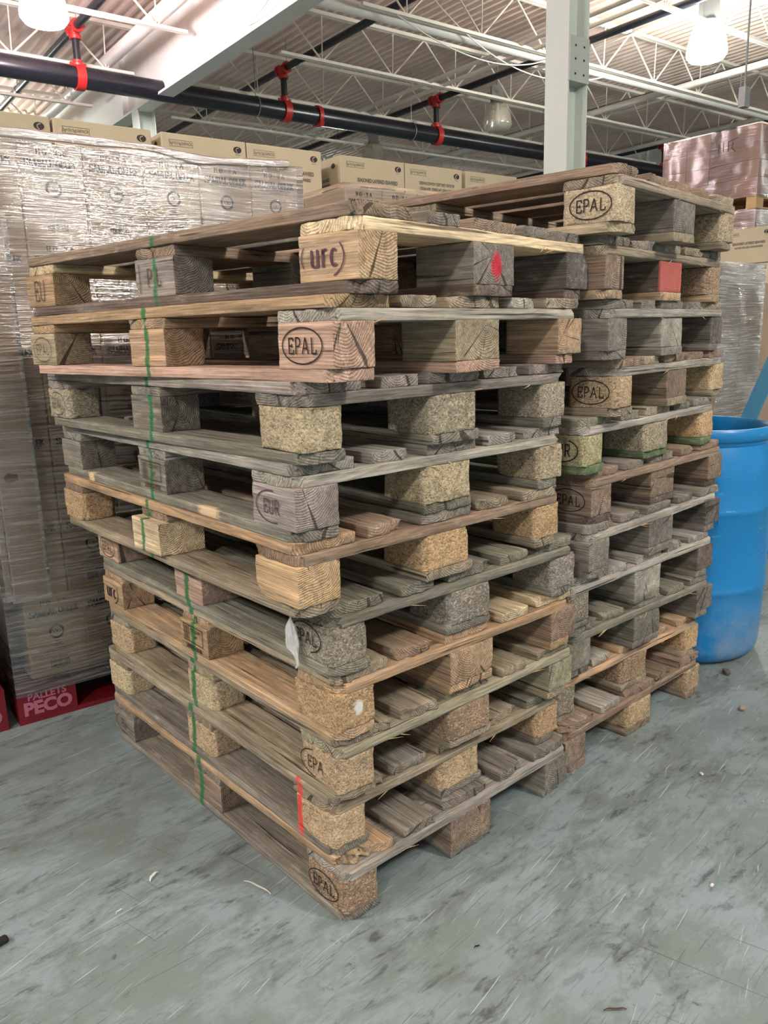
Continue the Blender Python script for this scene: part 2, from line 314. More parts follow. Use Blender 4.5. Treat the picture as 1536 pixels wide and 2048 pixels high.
def slab(L, W, H, steps, r=.002, chamf=None, seed=0, wear=.004, disp=.0006, ends=.0, warp=.0, rag=None, extra=((), (), ())):
    """worn timber piece, grain along x, centred. chamf: {(sx,sy):size}"""
    X, Y, Z = (coords(d, st, r, ex) for d, st, ex in zip((L, W, H), steps, extra)); nx, ny, nz = len(X), len(Y), len(Z)
    ijk = []; quads = []
    def face(fix, val, na, nb, order, flip):
        a, b = np.meshgrid(np.arange(na), np.arange(nb), indexing='ij'); k = np.full_like(a, val); idx = [None] * 3; idx[fix] = k; idx[order[0]] = a; idx[order[1]] = b
        key = (idx[0] * 4096 + idx[1]) * 4096 + idx[2]
        q = np.stack([key[:-1, :-1], key[1:, :-1], key[1:, 1:], key[:-1, 1:]], -1).reshape(-1, 4)
        quads.append(q[:, ::-1] if flip else q)
    face(0, 0, ny, nz, (1, 2), True); face(0, nx - 1, ny, nz, (1, 2), False)
    face(1, 0, nx, nz, (0, 2), False); face(1, ny - 1, nx, nz, (0, 2), True)
    face(2, 0, nx, ny, (0, 1), True); face(2, nz - 1, nx, ny, (0, 1), False)
    Q = np.concatenate(quads); u, inv = np.unique(Q.ravel(), return_inverse=True); Q = inv.reshape(-1, 4)
    p = np.stack([X[u // 16777216], Y[(u // 4096) % 4096], Z[u % 4096]], 1); h = np.array([L, W, H]) / 2
    p0 = p.copy(); s = np.array([seed * 1.7, seed * 2.3, seed * .9])
    if chamf:
        for (sx, sy), k in chamf.items():
            dx = h[0] - sx * p[:, 0]; dy = h[1] - sy * p[:, 1]; kk = k * (1 + .25 * vnoise(p * np.array([0, 0, 40]) + s)); m = dx + dy < kk; t = (kk - dx - dy) / 2
            p[:, 0] -= np.where(m, sx * t, 0); p[:, 1] -= np.where(m, sy * t, 0)
    rr = r + wear * np.clip(vnoise(p * np.array([9, 40, 40]) + s) * 1.3 - .1, 0, 1)
    rr = np.minimum(rr, h.min() * .9)[:, None]; q = np.abs(p) - (h - rr); qp = np.maximum(q, 0); n = np.linalg.norm(qp, axis=1, keepdims=True)
    p = np.sign(p) * np.where(qp > 0, (h - rr) + qp * rr / np.maximum(n, 1e-9), np.abs(p)) if not chamf else p - np.sign(p) * np.maximum(qp - qp * rr / np.maximum(n, 1e-9), 0)
    nrm = np.sign(p0) * (np.abs(np.abs(p0) - h) < 1e-6)
    d = disp * (vnoise(p0 * np.array([30, 220, 220]) + s) + vnoise(p0 * np.array([8, 70, 70]) + s + 9) * 1.0)
    p += nrm * d[:, None]
    if ends:
        e = ends * (vnoise(p0 * np.array([0, 130, 130]) + s) + .6 * vnoise(p0 * np.array([0, 45, 25]) + s + 5)); w = np.clip(1 - (h[0] - np.abs(p0[:, 0])) / .03, 0, 1); p[:, 0] += np.sign(p0[:, 0]) * (e - ends) * w
    if rag:   # broken-off bites: (cx, cy, cz, radius, depth) pull points inwards
        for cx, cy, cz, R, D in rag:
            dd = np.linalg.norm((p0 - np.array([cx, cy, cz])) * np.array([.7, 1, 1]), axis=1); w = np.clip(1 - dd / R, 0, 1); w = w * (1 + .8 * vnoise(p0 * np.array([25, 160, 160]) + s)); dirn = np.array([cx, cy, cz]) * np.array([1, 1, .6]); dirn = dirn / (np.linalg.norm(dirn) + 1e-9); p -= dirn * (w * D)[:, None]
    if warp: p[:, 2] += warp * (vnoise(np.stack([p0[:, 0] * 2.2, p0[:, 1] * 3, p0[:, 0] * 0], 1) + s)); p[:, 1] += warp * .8 * vnoise(np.stack([p0[:, 0] * 3, p0[:, 0] * 0, p0[:, 0] * 0], 1) + s + 3)
    return p, Q
def np_mesh(name, p, Q, mat, paint=None):
    m = bpy.data.meshes.new(name); m.vertices.add(len(p)); m.vertices.foreach_set('co', p.astype(np.float32).ravel())
    m.loops.add(Q.size); m.loops.foreach_set('vertex_index', Q.astype(np.int32).ravel()); m.polygons.add(len(Q)); m.polygons.foreach_set('loop_start', np.arange(0, Q.size, 4, dtype=np.int32)); m.polygons.foreach_set('loop_total', np.full(len(Q), 4, dtype=np.int32))
    m.update(calc_edges=True); m.validate(); m.polygons.foreach_set('use_smooth', np.ones(len(Q), dtype=bool))
    if paint is None: paint = np.zeros((len(p), 4))
    if 1:
        a = m.color_attributes.new('paint', 'FLOAT_COLOR', 'POINT'); a.data.foreach_set('color', paint.astype(np.float32).ravel())
    m.materials.append(MATS[mat]); return m
# ------------------------------------------------------------------ lettering
FC = {}
def font_mesh(txt, size, bold=0., spacing=1., sx=1.):
    cu = bpy.data.curves.new('lettering', 'FONT'); cu.body = txt; cu.size = size; cu.align_x = 'CENTER'; cu.align_y = 'CENTER'; cu.offset = bold; cu.space_character = spacing; cu.resolution_u = 3
    o = bpy.data.objects.new('lettering', cu); COL.objects.link(o); bpy.context.view_layer.update()
    m = o.to_mesh(); vs = [(v.co.x * sx, v.co.y) for v in m.vertices]; fs = [tuple(p.vertices) for p in m.polygons]; o.to_mesh_clear()
    bpy.data.objects.remove(o); bpy.data.curves.remove(cu); return vs, fs
def arc(cx, cy, rx, ry, a0, a1, n=12): return [(cx + rx * math.cos(math.radians(a0 + (a1 - a0) * i / n)), cy + ry * math.sin(math.radians(a0 + (a1 - a0) * i / n))) for i in range(n + 1)]
GL = {
 'S': (.62, [arc(.31, .74, .25, .24, 40, 270, 12) + arc(.31, .26, .27, .24, 90, -140, 12), [(.53, .98), (.53, .78)], [(.05, .02), (.05, .24)]]),
 'A': (.74, [[(.06, .02), (.36, .98)], [(.36, .98), (.62, .02)], [(.16, .34), (.52, .34)]]),
 'M': (.9, [[(.12, .02), (.12, .98)], [(.12, .98), (.44, .04)], [(.44, .04), (.76, .98)], [(.76, .98), (.76, .02)]]),
 'B': (.66, [[(.14, .02), (.14, .98)], [(.14, .97), (.34, .97)] + arc(.34, .75, .2, .22, 90, -90, 8) + [(.14, .53)], [(.14, .52), (.36, .52)] + arc(.36, .275, .23, .25, 90, -90, 8) + [(.14, .03)]]),
 'L': (.6, [[(.16, .02), (.16, .98)], [(.16, .03), (.54, .03)], [(.54, .03), (.56, .25)]]),
 'O': (.74, [arc(.36, .5, .29, .48, 0, 360, 24)]),
 'E': (.62, [[(.14, .02), (.14, .98)], [(.14, .97), (.54, .97)], [(.54, .97), (.55, .78)], [(.14, .51), (.42, .51)], [(.42, .62), (.42, .4)], [(.14, .03), (.55, .03)], [(.55, .03), (.57, .24)]]),
 'K': (.72, [[(.14, .02), (.14, .98)], [(.58, .98), (.16, .45)], [(.28, .6), (.62, .02)]]),
 'H': (.76, [[(.14, .02), (.14, .98)], [(.6, .02), (.6, .98)], [(.14, .5), (.6, .5)]]),
 'Y': (.7, [[(.08, .98), (.34, .48)], [(.6, .98), (.34, .48)], [(.34, .48), (.34, .02)]]),
 '-': (.5, [[(.08, .45), (.4, .45)]]), ' ': (.35, []),
 'P': (.6, [[(.12, .0), (.12, 1)], [(.12, 1), (.32, 1)] + arc(.32, .74, .2, .26, 90, -90, 8) + [(.12, .48)]]),
 'R': (.64, [[(.12, .0), (.12, 1)], [(.12, 1), (.32, 1)] + arc(.32, .74, .2, .26, 90, -90, 8) + [(.12, .48)], [(.3, .48), (.55, 0)]]),
 'U': (.66, [[(.1, 1), (.1, .3)] + arc(.32, .26, .22, .26, 180, 360, 8) + [(.54, 1)]]),
 'u': (.66, [[(.1, .8), (.1, .25)] + arc(.3, .22, .2, .2, 180, 300, 6), [(.5, .8), (.5, .02)]]),
 'r': (.46, [[(.1, .02), (.1, .8)], arc(.28, .55, .18, .24, 170, 60, 5)]),
 'c': (.56, [arc(.3, .4, .2, .38, 50, 310, 10)]),
}
def strokes(paths, thin, thick, fs, vs, ox=0, oy=0, sc=1., serif=0., sx=1.):
    for p in paths:
        for (x0, y0), (x1, y1) in zip(p, p[1:]):
            dx, dy = (x1 - x0) * sx, y1 - y0; L = math.hypot(dx, dy)
            if L < 1e-6: continue
            w = (thin + (thick - thin) * abs(dy / L) ** 1.5) / 2; nx, ny = -dy / L * w, dx / L * w; ex, ey = dx / L * w * .3, dy / L * w * .3; k = len(vs)
            X0, X1 = x0 * sx, x1 * sx
            vs += [(ox + (X0 - ex + nx) * sc, oy + (y0 - ey + ny) * sc), (ox + (X0 - ex - nx) * sc, oy + (y0 - ey - ny) * sc), (ox + (X1 + ex - nx) * sc, oy + (y1 + ey - ny) * sc), (ox + (X1 + ex + nx) * sc, oy + (y1 + ey + ny) * sc)]
            fs.append((k, k + 1, k + 2, k + 3))
        if serif:
            for (x, y) in (p[0], p[-1]):
                if len(p) == 2 and abs(p[0][1] - p[1][1]) > .45:
                    k = len(vs); X = x * sx; vs += [(ox + (X - serif) * sc, oy + (y - .018) * sc), (ox + (X + serif) * sc, oy + (y - .018) * sc), (ox + (X + serif) * sc, oy + (y + .018) * sc), (ox + (X - serif) * sc, oy + (y + .018) * sc)]; fs.append((k, k + 1, k + 2, k + 3))
def word(txt, h, thin, thick, serif=0., gap=.0, sx=1., centre=True):
    vs, fs = [], []; x = 0
    for ch in txt:
        w, ps = GL[ch]; strokes(ps, thin, thick, fs, vs, x, 0, h, serif, sx); x += (w * sx + gap) * h
    x -= gap * h
    return [(a - x / 2, b - h / 2) for a, b in vs] if centre else vs, fs
class Ink:
    """flat print collected into one mesh, laid in local xy at z=0"""
    def __init__(s): s.m = MB(); s.k = 0
    def put(s, vf, x=0, y=0, flip=False):
        s.k += 1; z = s.k * 2e-5; g = -1 if flip else 1
        s.m.add([(x + g * a, y + g * b, z) for a, b in vf[0]], vf[1]); return s
    def rect(s, x0, x1, y0, y1): return s.put(([(x0, y0), (x1, y0), (x1, y1), (x0, y1)], [(0, 1, 2, 3)]))
    def stroke(s, pts, w): vs, fs = [], []; strokes([pts], w, w, fs, vs); return s.put((vs, fs))
# sauce carton print ---------------------------------------------------------
CW, CD, CH = .193, .335, .284
def sauce_print():
    k = Ink(); k.put(word('HO-YA', .0155, .12, .3, .12, .42, 1.1), 0, .118); k.put(word('SAMBAL OELEK', .0225, .06, .26, .1, .02, .86), 0, .085)
    k.put(font_mesh('CHILI PASTE / PATE DE PIMENT CHILI', .0078, .0002), 0, .068); k.rect(-.06, .06, .0615, .0621); k.rect(-.055, .055, .0525, .0531)
    k.put(font_mesh('NET WT / POIDS NET', .005), 0, .0572)
    k.stroke(arc(0, .012, .0215, .0215, 0, 360, 40), .0075)
    k.stroke([(-.012, .018), (-.008, .006), (.0, .006), (.003, .017), (.005, .006), (.012, .008), (.010, .016)], .0016); k.stroke([(-.004, .02), (.001, .009)], .0014)
    for i, (w, y) in enumerate(((.018, -.022), (.03, -.028), (.022, -.034), (.036, -.040), (.082, -.050), (.10, -.057), (.088, -.064))):
        x = -w / 2; r = random.Random(i)
        while x < w / 2: l = r.uniform(.003, .009); k.rect(x, min(x + l, w / 2), y, y + .0022); x += l + .0016
    k.put(font_mesh('LOT: BP0004', .0095, .0002), 0, -.080)
    x = -.031; r = random.Random(5)
    while x < .031: w = r.choice((.0009, .0018, .0027)); k.rect(x, x + w, -.113, -.090); x += w + r.choice((.0009, .0016))
    k.put(font_mesh('0 48233 20004 4', .006), 0, -.1175)
    return k.m.mesh('printing', 'ink')
PR_SAUCE = sauce_print()
def carton_mesh(w, d, h, mat, r=.004, flap=True):
    m = MB(); nx = 2; k = r
    # bevelled box: x 0..w, y 0..d, z 0..h
    pts = []
    for z, i in ((0, k), (k, 0), (h - k, 0), (h, k)):
        a = k if i == 0 else 0
        x0, x1, y0, y1 = i, w - i, i, d - i
        pts.append([(x0 + a, y0, z), (x1 - a, y0, z), (x1, y0 + a, z), (x1, y1 - a, z), (x1 - a, y1, z), (x0 + a, y1, z), (x0, y1 - a, z), (x0, y0 + a, z)])
    vs = [p for ring in pts for p in ring]; fs = []
    for q in range(3):
        for i in range(8): fs.append((q * 8 + i, q * 8 + (i + 1) % 8, q * 8 + 8 + (i + 1) % 8, q * 8 + 8 + i))
    fs += [tuple(range(8))[::-1], tuple(range(24, 32))]; m.add(vs, fs)
    return m.mesh('carton_body', mat)
FRONT = Matrix(((1, 0, 0, 0), (0, 0, -1, 0), (0, 1, 0, 0), (0, 0, 0, 1)))   # xy print -> stands in xz facing -y
ORD = ['first', 'second', 'third', 'fourth', 'fifth', 'sixth', 'seventh', 'eighth', 'ninth', 'tenth', 'eleventh', 'twelfth', 'thirteenth', 'fourteenth', 'fifteenth', 'sixteenth', 'seventeenth', 'eighteenth', 'nineteenth', 'twentieth']
# ------------------------------------------------------------------ room
fl = MB().box(-40, 40, -12, 60, -.2, 0).obj('floor', 'floor'); tag(fl, 'grey-green painted concrete warehouse floor, scuffed and scratched', kind='structure')
H0 = CAM_H + 3.6; ZB = H0; ZT = 5.48; ZD = 5.56
def ceiling():
    m = MB(); vs = []; fs = []; a0, a1, b0, b1 = -32., 46., -12., 42.; per = .152; a = a0; prof = []
    while a < a1: prof += [(a, ZD), (a + .045, ZD), (a + .062, ZD + .038), (a + .135, ZD + .038)]; a += per
    for (x, z) in prof: p = ab(x, b0, z); q = ab(x, b1, z); vs += [p, q]
    fs = [(2 * i, 2 * i + 1, 2 * i + 3, 2 * i + 2) for i in range(len(prof) - 1)]
    k = len(vs); vs += [ab(a0, b0, ZD + .06), ab(a1, b0, ZD + .06), ab(a1, b1, ZD + .06), ab(a0, b1, ZD + .06)]; fs.append((k, k + 1, k + 2, k + 3))
    m.add(vs, fs); return m.obj('ceiling', 'deck_white')
tag(ceiling(), 'white corrugated steel roof deck', kind='structure')
w = MB().box(-32, 46, 40, 40.2, 0, ZD + .06).obj('wall_back', 'wall_paint', M=RZ(ROTB)); tag(w, 'pale far wall of the warehouse', kind='structure')
w = MB().box(30, 30.2, -12, 40, 0, ZD + .06).obj('wall_right', 'wall_paint', M=RZ(ROTB)); tag(w, 'pale far side wall of the warehouse', kind='structure')
# bar joists ------------------------------------------------------------------
def joist_meshes(L, x0b, x1b):
    D = ZT - ZB
    top = MB().box(0, L, -.045, -.008, D - .045, D).box(0, L, .008, .045, D - .045, D).mesh('top_chord', 'joist_white')
    bot = MB().box(x0b, x1b, -.038, -.007, 0, .036).box(x0b, x1b, .007, .038, 0, .036).mesh('bottom_chord', 'joist_white')
    wb = MB(); st = MB(); x = .35; pts = [(.02, 0, D - .03)]
    while x < L - .1: pts.append((x, 0, .018)); wb.tube((x, 0, .02), (x + .02, 0, D - .03), .009, 6); pts.append((min(x + .6, L - .02), 0, D - .03)); x += 1.2
    wb.path(pts, .0125, 7)
    seat = MB().box(-.02, .12, -.05, .05, D - .10, D - .04).mesh('bearing_seat', 'joist_white')
    return top, bot, wb.mesh('web_lattice', 'joist_white'), seat
BAYS = [('left of the big beam', -11.8, 4.68, 11.4, -.1), ('right of the big beam', 4.92, 17.2, None, None), ('at the far right of the hall', 17.4, 29.7, None, None)]
for nm, a0, a1, _, _ in BAYS:
    L = a1 - a0; ms = joist_meshes(L, .9, L - (.15 if a1 < 6 else .6))
    for i in range(19):
        b = 4.35 + 1.84 * i
        if b > 38: break
        if nm[0] == 'a' and b < 7: continue
        j = empty('bar_joist', ab(a0, b, ZB), ROTB, 'white open-web roof joist %s, %s from front' % (nm, ORD[i]), 'roof joist', 'roof joists ' + nm)
        for n_, me in zip(('top_chord', 'bottom_chord', 'web_lattice', 'bearing_seat'), ms): put(n_, me, j)
# girders & columns -------------------------------------------------------------
def girder(a, label):
    g = empty('roof_girder', ab(a, -8, 0), ROTB, label, 'steel beam'); z0, z1 = H0 - .40, ZT - .10; L = 46
    MB().box(-.11, .11, 0, L, z0, z0 + .03).obj('bottom_flange', 'steel_white', g); MB().box(-.11, .11, 0, L, z1 - .03, z1).obj('top_flange', 'steel_white', g)
    MB().box(-.012, .012, 0, L, z0 + .03, z1 - .03).obj('beam_web', 'steel_white', g)
    for k in range(4):
        y = 8 + 4.17 + k * 8.2; MB().box(-.10, -.012, y - .008, y + .008, z0 + .03, z1 - .03).box(.012, .10, y - .008, y + .008, z0 + .03, z1 - .03).obj('stiffener', 'steel_white', g)
    return g
girder(4.68, 'deep white I-beam running from above the camera into the distance'); girder(17.3, 'white I-beam across the far right of the hall')
def column(a, b, w, zt, label, plate=None):
    c = empty('steel_column', ab(a, b, 0), ROTB, label, 'column'); h = w / 2; t = .014
    # H section: flanges face the A axis, web between, recess seen from -B side
    MB().box(-h, -h + t, -h, h, .02, zt).obj('flange', 'column_grey', c); MB().box(h - t, h, -h, h, .02, zt).obj('flange', 'column_grey', c)
    MB().box(-h + t, h - t, -.006, .006, .02, zt).obj('column_web', 'column_grey', c); MB().box(-h - .08, h + .08, -h - .08, h + .08, 0, .02).obj('base_plate', 'column_grey', c)
    if plate:
        z0, z1 = plate; p = MB().box(-h + .002, h - .002, -h - .012, -h, z0, z1).obj('bolt_plate', 'plate_grey', c); MB().box(-h + .014, h - .014, -h, -.006, z0 - .0, z0 + .012).obj('shelf_plate', 'plate_grey', c)
        for x in (-.045, .045):
            for z in (z1 - .06, (z0 + z1) / 2, z0 + .05): MB().tube((x, -h - .0125, z), (x, -h - .0145, z), .008, 10).obj('bolt_hole', 'hole_dark', p)
        MB().box(-h + t, h - t, -h + .01, -.006, zt - .02, zt).obj('stiffener', 'plate_grey', c)
    return c
column(4.82, 4.17, .212, H0 - .40, 'tall pale green-white steel column with a bolted plate, behind the stacks', (2.96, 3.25))
column(4.70, 11.9, .25, H0 - .40, 'white column under the big beam, seen above the tan cartons')
# sprinkler piping ------------------------------------------------------------
HB = CAM_H + 3.85; HM = CAM_H + 3.28; bM = 3.385 * 3.28
brA = [v * 3.85 for v in (.93, 1.71, 2.48, 3.26, 4.17)]
mp = empty('sprinkler_main_pipe', ab(-14, bM, HM), ROTB, 'thick black sprinkler main pipe crossing under the roof joists', 'pipe')
MB().tube((0, 0, 0), (42, 0, 0), .128, 24).obj('pipe', 'black_pipe', mp, True)
def clampm(r, w=.07): return MB().lathe([(r + .001, -w / 2), (r + .022, -w / 2), (r + .026, -w * .2), (r + .026, w * .2), (r + .022, w / 2), (r + .001, w / 2)], 24).box(-.03, .03, r, r + .06, -w / 2, w / 2).box(-.03, .03, -r - .06, -r, -w / 2, w / 2)
CL = clampm(.128).mesh('coupling', 'red_clamp', True)
MX = Matrix.Rotation(PI / 2, 4, 'Y')
for a in (7.15, 13.3, 19.5): put('coupling', CL, mp, T(a + 14, 0, 0) @ MX @ RZ(.8))
for a in (1.2, 6.1, 9.0, 12.2): # hangers
    h = MB().path([(0, .135 * math.cos(t), .135 * math.sin(t)) for t in np.linspace(0, 2 * PI, 20)], .008, 6).tube((0, 0, .13), (0, 0, ZB - HM + .6), .006, 6).obj('hanger', 'galv', mp, M=T(a + 14, 0, 0))
for i, a in enumerate(brA):
    bp = empty('sprinkler_branch_pipe', ab(a, -6, HB), ROTB, ['black branch pipe by the lit lamp at top left', 'black branch pipe passing just right of the big beam', 'black branch pipe left of the tall column, third from left', 'black branch pipe right of the tall column, in front of the lit lamp', 'rightmost black branch pipe above the pink-tinted wrapped load'][i], 'pipe', 'sprinkler branch pipes')
    MB().tube((0, 0, 0), (0, 44, 0), .05, 14).obj('pipe', 'black_pipe', bp, True)
    for k in range(12):
        y = 6 + 4.8 + k * 3.1; MB().path([(.058 * math.cos(t), 0, .058 * math.sin(t)) for t in np.linspace(0, 2 * PI, 12)], .005, 5).tube((0, 0, .055), (0, 0, ZT - HB), .005, 5).obj('hanger', 'galv', bp, M=T(0, y, 0))
    ri = empty('riser_nipple', ab(a, bM, HM), ROTB, ['short black riser with red couplings near the top left lamp', 'short black riser with red couplings right of the big beam', 'short black riser with red couplings left of the tall column', 'short black riser with red couplings hidden behind the far stack', 'small dark red riser right of the tall column, far away'][i], 'pipe', 'risers on the main pipe')
    MB().tube((0, 0, .12), (0, 0, HB - HM - .05), .046, 14).obj('riser_pipe', 'black_pipe', ri, True)
    MB().lathe([(.129, -.055), (.15, -.055), (.152, 0), (.15, .055), (.129, .055)], 24).obj('saddle_clamp', 'red_clamp', ri, True, M=MX)
    MB().lathe([(.046, .12), (.075, .12), (.08, .16), (.06, .17), (.06, .2), (.046, .2)], 20).box(-.1, -.06, -.02, .02, .13, .17).box(.06, .1, -.02, .02, .13, .17).obj('lower_coupling', 'red_clamp', ri, True)
    z = HB - HM
    MB().lathe([(.046, z - .13), (.07, z - .13), (.075, z - .09), (.058, z - .08), (.062, z - .04)], 20).tube((0, -.12, z), (0, .12, z), .062, 16).tube((0, -.13, z), (0, -.09, z), .08, 16).tube((0, .09, z), (0, .13, z), .08, 16).box(-.1, .1, -.125, -.095, z - .015, z + .015).obj('tee_fitting', 'red_clamp', ri, True)
# white conduits & bridging --------------------------------------------------------
def rod(name, p, q, r, mat, label, cat, group=None, n=12):
    p = Vector(p); q = Vector(q); o = MB().tube((0, 0, 0), q - p, r, n).obj(name, mat, None, True); o.location = p; return tag(o, label, cat, group)
rod('roof_pipe', ab(5, 8.2, H0 + .03), ab(29, 8.05, H0 + .03), .075, 'pvc', 'fat white pipe along the joist that crosses behind the tall column', 'pipe')
rod('roof_pipe', ab(4.15, 4, ZB + .15), ab(4.35, 30, ZB + .15), .085, 'pvc', 'fat white pipe beside the left flank of the big beam', 'pipe')
rod('roof_pipe', ab(12.1, 5, ZB + .09), ab(12.0, 26, ZB + .09), .05, 'pvc', 'white pipe running above the black pipe, under the lit lamp at right', 'pipe')
rod('roof_pipe', ab(15.6, 7, ZB + .2), ab(15.5, 26, ZB + .2), .045, 'pvc', 'thin white pipe above the pink-tinted wrapped load', 'pipe')
for i, (a, z, lb) in enumerate(((8.35, ZB + .04, 'upper slanting bridging bar left of the tall column'), (8.62, ZB + .03, 'lower slanting bridging bar left of the tall column'), (2.2, ZT - .12, 'bridging bar near the roof deck left of the big beam'), (-.5, ZB + .03, 'bridging bar left of the top left lamp'), (13.9, ZT - .1, 'bridging bar near the roof deck right of the tall column'), (10.6, ZT - .08, 'bridging bar near the deck behind the tall column'))):
    rod('bridging_bar', ab(a, 4.3, z), ab(a, 34, z), .02 if i > 1 else .028, 'joist_white', 'white ' + lb, 'steel bar', 'bridging bars between the joists', 8)
# loose cables
def cable(pts, r, mat, label):
    P = []
    for i in range(25):
        t = i / 24; a, b, c = pts; v = Vector(a) * (1 - t) ** 2 + Vector(b) * 2 * t * (1 - t) + Vector(c) * t * t; P.append(v)
    o = MB().path([p - P[0] for p in P], r, 6).obj('cable', mat, None, True); o.location = P[0]; return tag(o, label, 'cable')
cable([ab(6.6, 7.9, 5.2), ab(8.6, 8.3, 4.2), ab(10.6, 8.1, 4.95)], .008, 'pvc', 'white cable sagging right of the tall column, upper one')
cable([ab(6.3, 8.0, 4.85), ab(7.8, 8.0, 4.35), ab(9.0, 8.05, 4.85)], .008, 'pvc', 'white cable sagging below the fat pipe right of the tall column')
cable([ab(4.4, 7.2, 5.1), ab(4.55, 7.6, 4.5), ab(4.62, 8.6, 4.6)], .006, 'pvc', 'white cable hanging at the left flank of the big beam')
dr_ = fw + R_ * ((1488 - 768) / F_PX) + U_ * ((1024 - 200) / F_PX); hb = empty('hanging_sensor', Vector((0, 0, CAM_H)) + dr_ * (8.0 / math.hypot(dr_.x, dr_.y)), ROTB, 'small grey box hanging on a rod at the upper right', 'hanging box')
MB().tube((0, 0, .1), (0, 0, 2.1), .008, 6).obj('rod', 'galv', hb); MB().box(-.04, .04, -.03, .03, -.06, .1).obj('box_body', 'galv', hb)
# lamps -------------------------------------------------------------------------
def lamp(a, b, z, mat, label):
    l = empty('high_bay_lamp', ab(a, b, z), 0, label, 'lamp', 'high bay lamps'); lit = mat != 'glass'
    MB().lathe([(.11, .22), (.17, .16), (.215, .04), (.24, -.10), (.238, -.14), (.20, -.19), (.12, -.215), (.0, -.22)], 28).obj('globe', mat, l, True)
    if not lit:
        MB().lathe([(.0, -.12), (.04, -.10), (.055, -.02), (.03, .12), (.03, .2)], 14).obj('bulb', 'white_scrap', l, True)
    MB().box(-.10, .10, -.08, .08, .24, .46).obj('ballast_housing', 'galv', l); MB().lathe([(.0, .24), (.11, .24), (.11, .215), (.10, .21)], 20).obj('collar', 'galv', l, True)
    MB().tube((0, 0, .46), (0, 0, ZT - z), .012, 8).obj('hook_rod', 'galv', l)
    return l
LZ = CAM_H + 3.42
lamp(2.72, 9.35, LZ, 'lamp_pink', 'glowing pinkish high bay lamp at the top left')
lamp(9.75, 6.2, LZ - .02, 'lamp_green', 'large glowing white high bay lamp at the upper right')
lamp(10.0, 10.1, LZ, 'glass', 'unlit glass high bay lamp left of the tall column')
lamp(9.9, 13.4, LZ, 'glass', 'unlit glass high bay lamp low behind the tan cartons')
lamp(2.9, -2.6, LZ, 'lamp_warm', 'lit high bay lamp out of view, right of the camera')
lamp(-4.4, -2.6, LZ, 'lamp_warm', 'lit high bay lamp out of view, behind the camera')
lamp(-4.4, 2.6, LZ, 'lamp_warm', 'lit high bay lamp out of view, left of the camera')
lamp(-4.4, 9.2, LZ, 'lamp_pink', 'lit high bay lamp out of view, far left')
lamp(2.8, 17.5, LZ, 'lamp_green', 'lit high bay lamp far behind the wrapped load')
lamp(16.8, 3.0, LZ, 'lamp_green', 'lit high bay lamp out of view, far right')
lamp(2.9, 26, LZ, 'lamp_green', 'lit high bay lamp at the far end of the hall')
lamp(14.5, 22, LZ, 'lamp_green', 'lit high bay lamp far behind the tall column')
# ------------------------------------------------------------------ pallets
SZ = .1475 / .144
C_ = dict(
 tan=(.42, .29, .17), pale=(.68, .54, .33), pink=(.45, .30, .22), grey=(.20, .18, .15), dgrey=(.11, .098, .086), purple=(.27, .232, .205), brown=(.25, .175, .12), dbrown=(.12, .085, .065),
 green=(.185, .18, .135), lgrey=(.34, .32, .28), orange=(.44, .29, .17), red=(.42, .12, .10), moss=(.13, .17, .09), gtan=(.29, .24, .165), yel=(.48, .39, .24),
 cy=(.47, .39, .26), cg=(.33, .29, .21), co=(.50, .34, .19), cb=(.33, .23, .15), ct=(.50, .37, .23), cgrey=(.27, .245, .205), cyg=(.36, .34, .19), lp=(.60, .50, .32), tg=(.34, .32, .21))
CHIP = {'cy', 'cg', 'co', 'cb', 'ct', 'cgrey', 'cyg', 'lp'}
# order: NC ML FL MR FR | deck(default) stringer bottom | weathering
NEAR = {
 10: ('tan', 'purple', 'tan', 'grey', 'dgrey', 'brown', 'pale', 'dbrown', .5),
 9: ('pink', 'orange', 'gtan', 'gtan', 'tan', 'tan', 'lgrey', 'pink', .25),
 8: ('cy', 'grey', 'cg', 'cg', 'cg', 'purple', 'grey', 'green', .6),
 7: ('purple', 'grey', 'grey', 'cy', 'cy', 'lgrey', 'lgrey', 'green', .6),
 6: ('tan', 'pale', 'co', 'co', 'co', 'orange', 'brown', 'gtan', .35),
 5: ('cgrey', 'pink', 'pink', 'cgrey', 'cgrey', 'green', 'green', 'green', .5),
 4: ('co', 'tan', 'tan', 'tan', 'brown', 'tan', 'orange', 'tan', .3),
 3: ('ct', 'cy', 'ct', 'cb', 'tg', 'gtan', 'tg', 'gtan', .4),
 2: ('ct', 'ct', 'lp', 'ct', 'co', 'gtan', 'gtan', 'grey', .4),
 1: ('cb', 'brown', 'grey', 'brown', 'grey', 'grey', 'lgrey', 'grey', .6)}
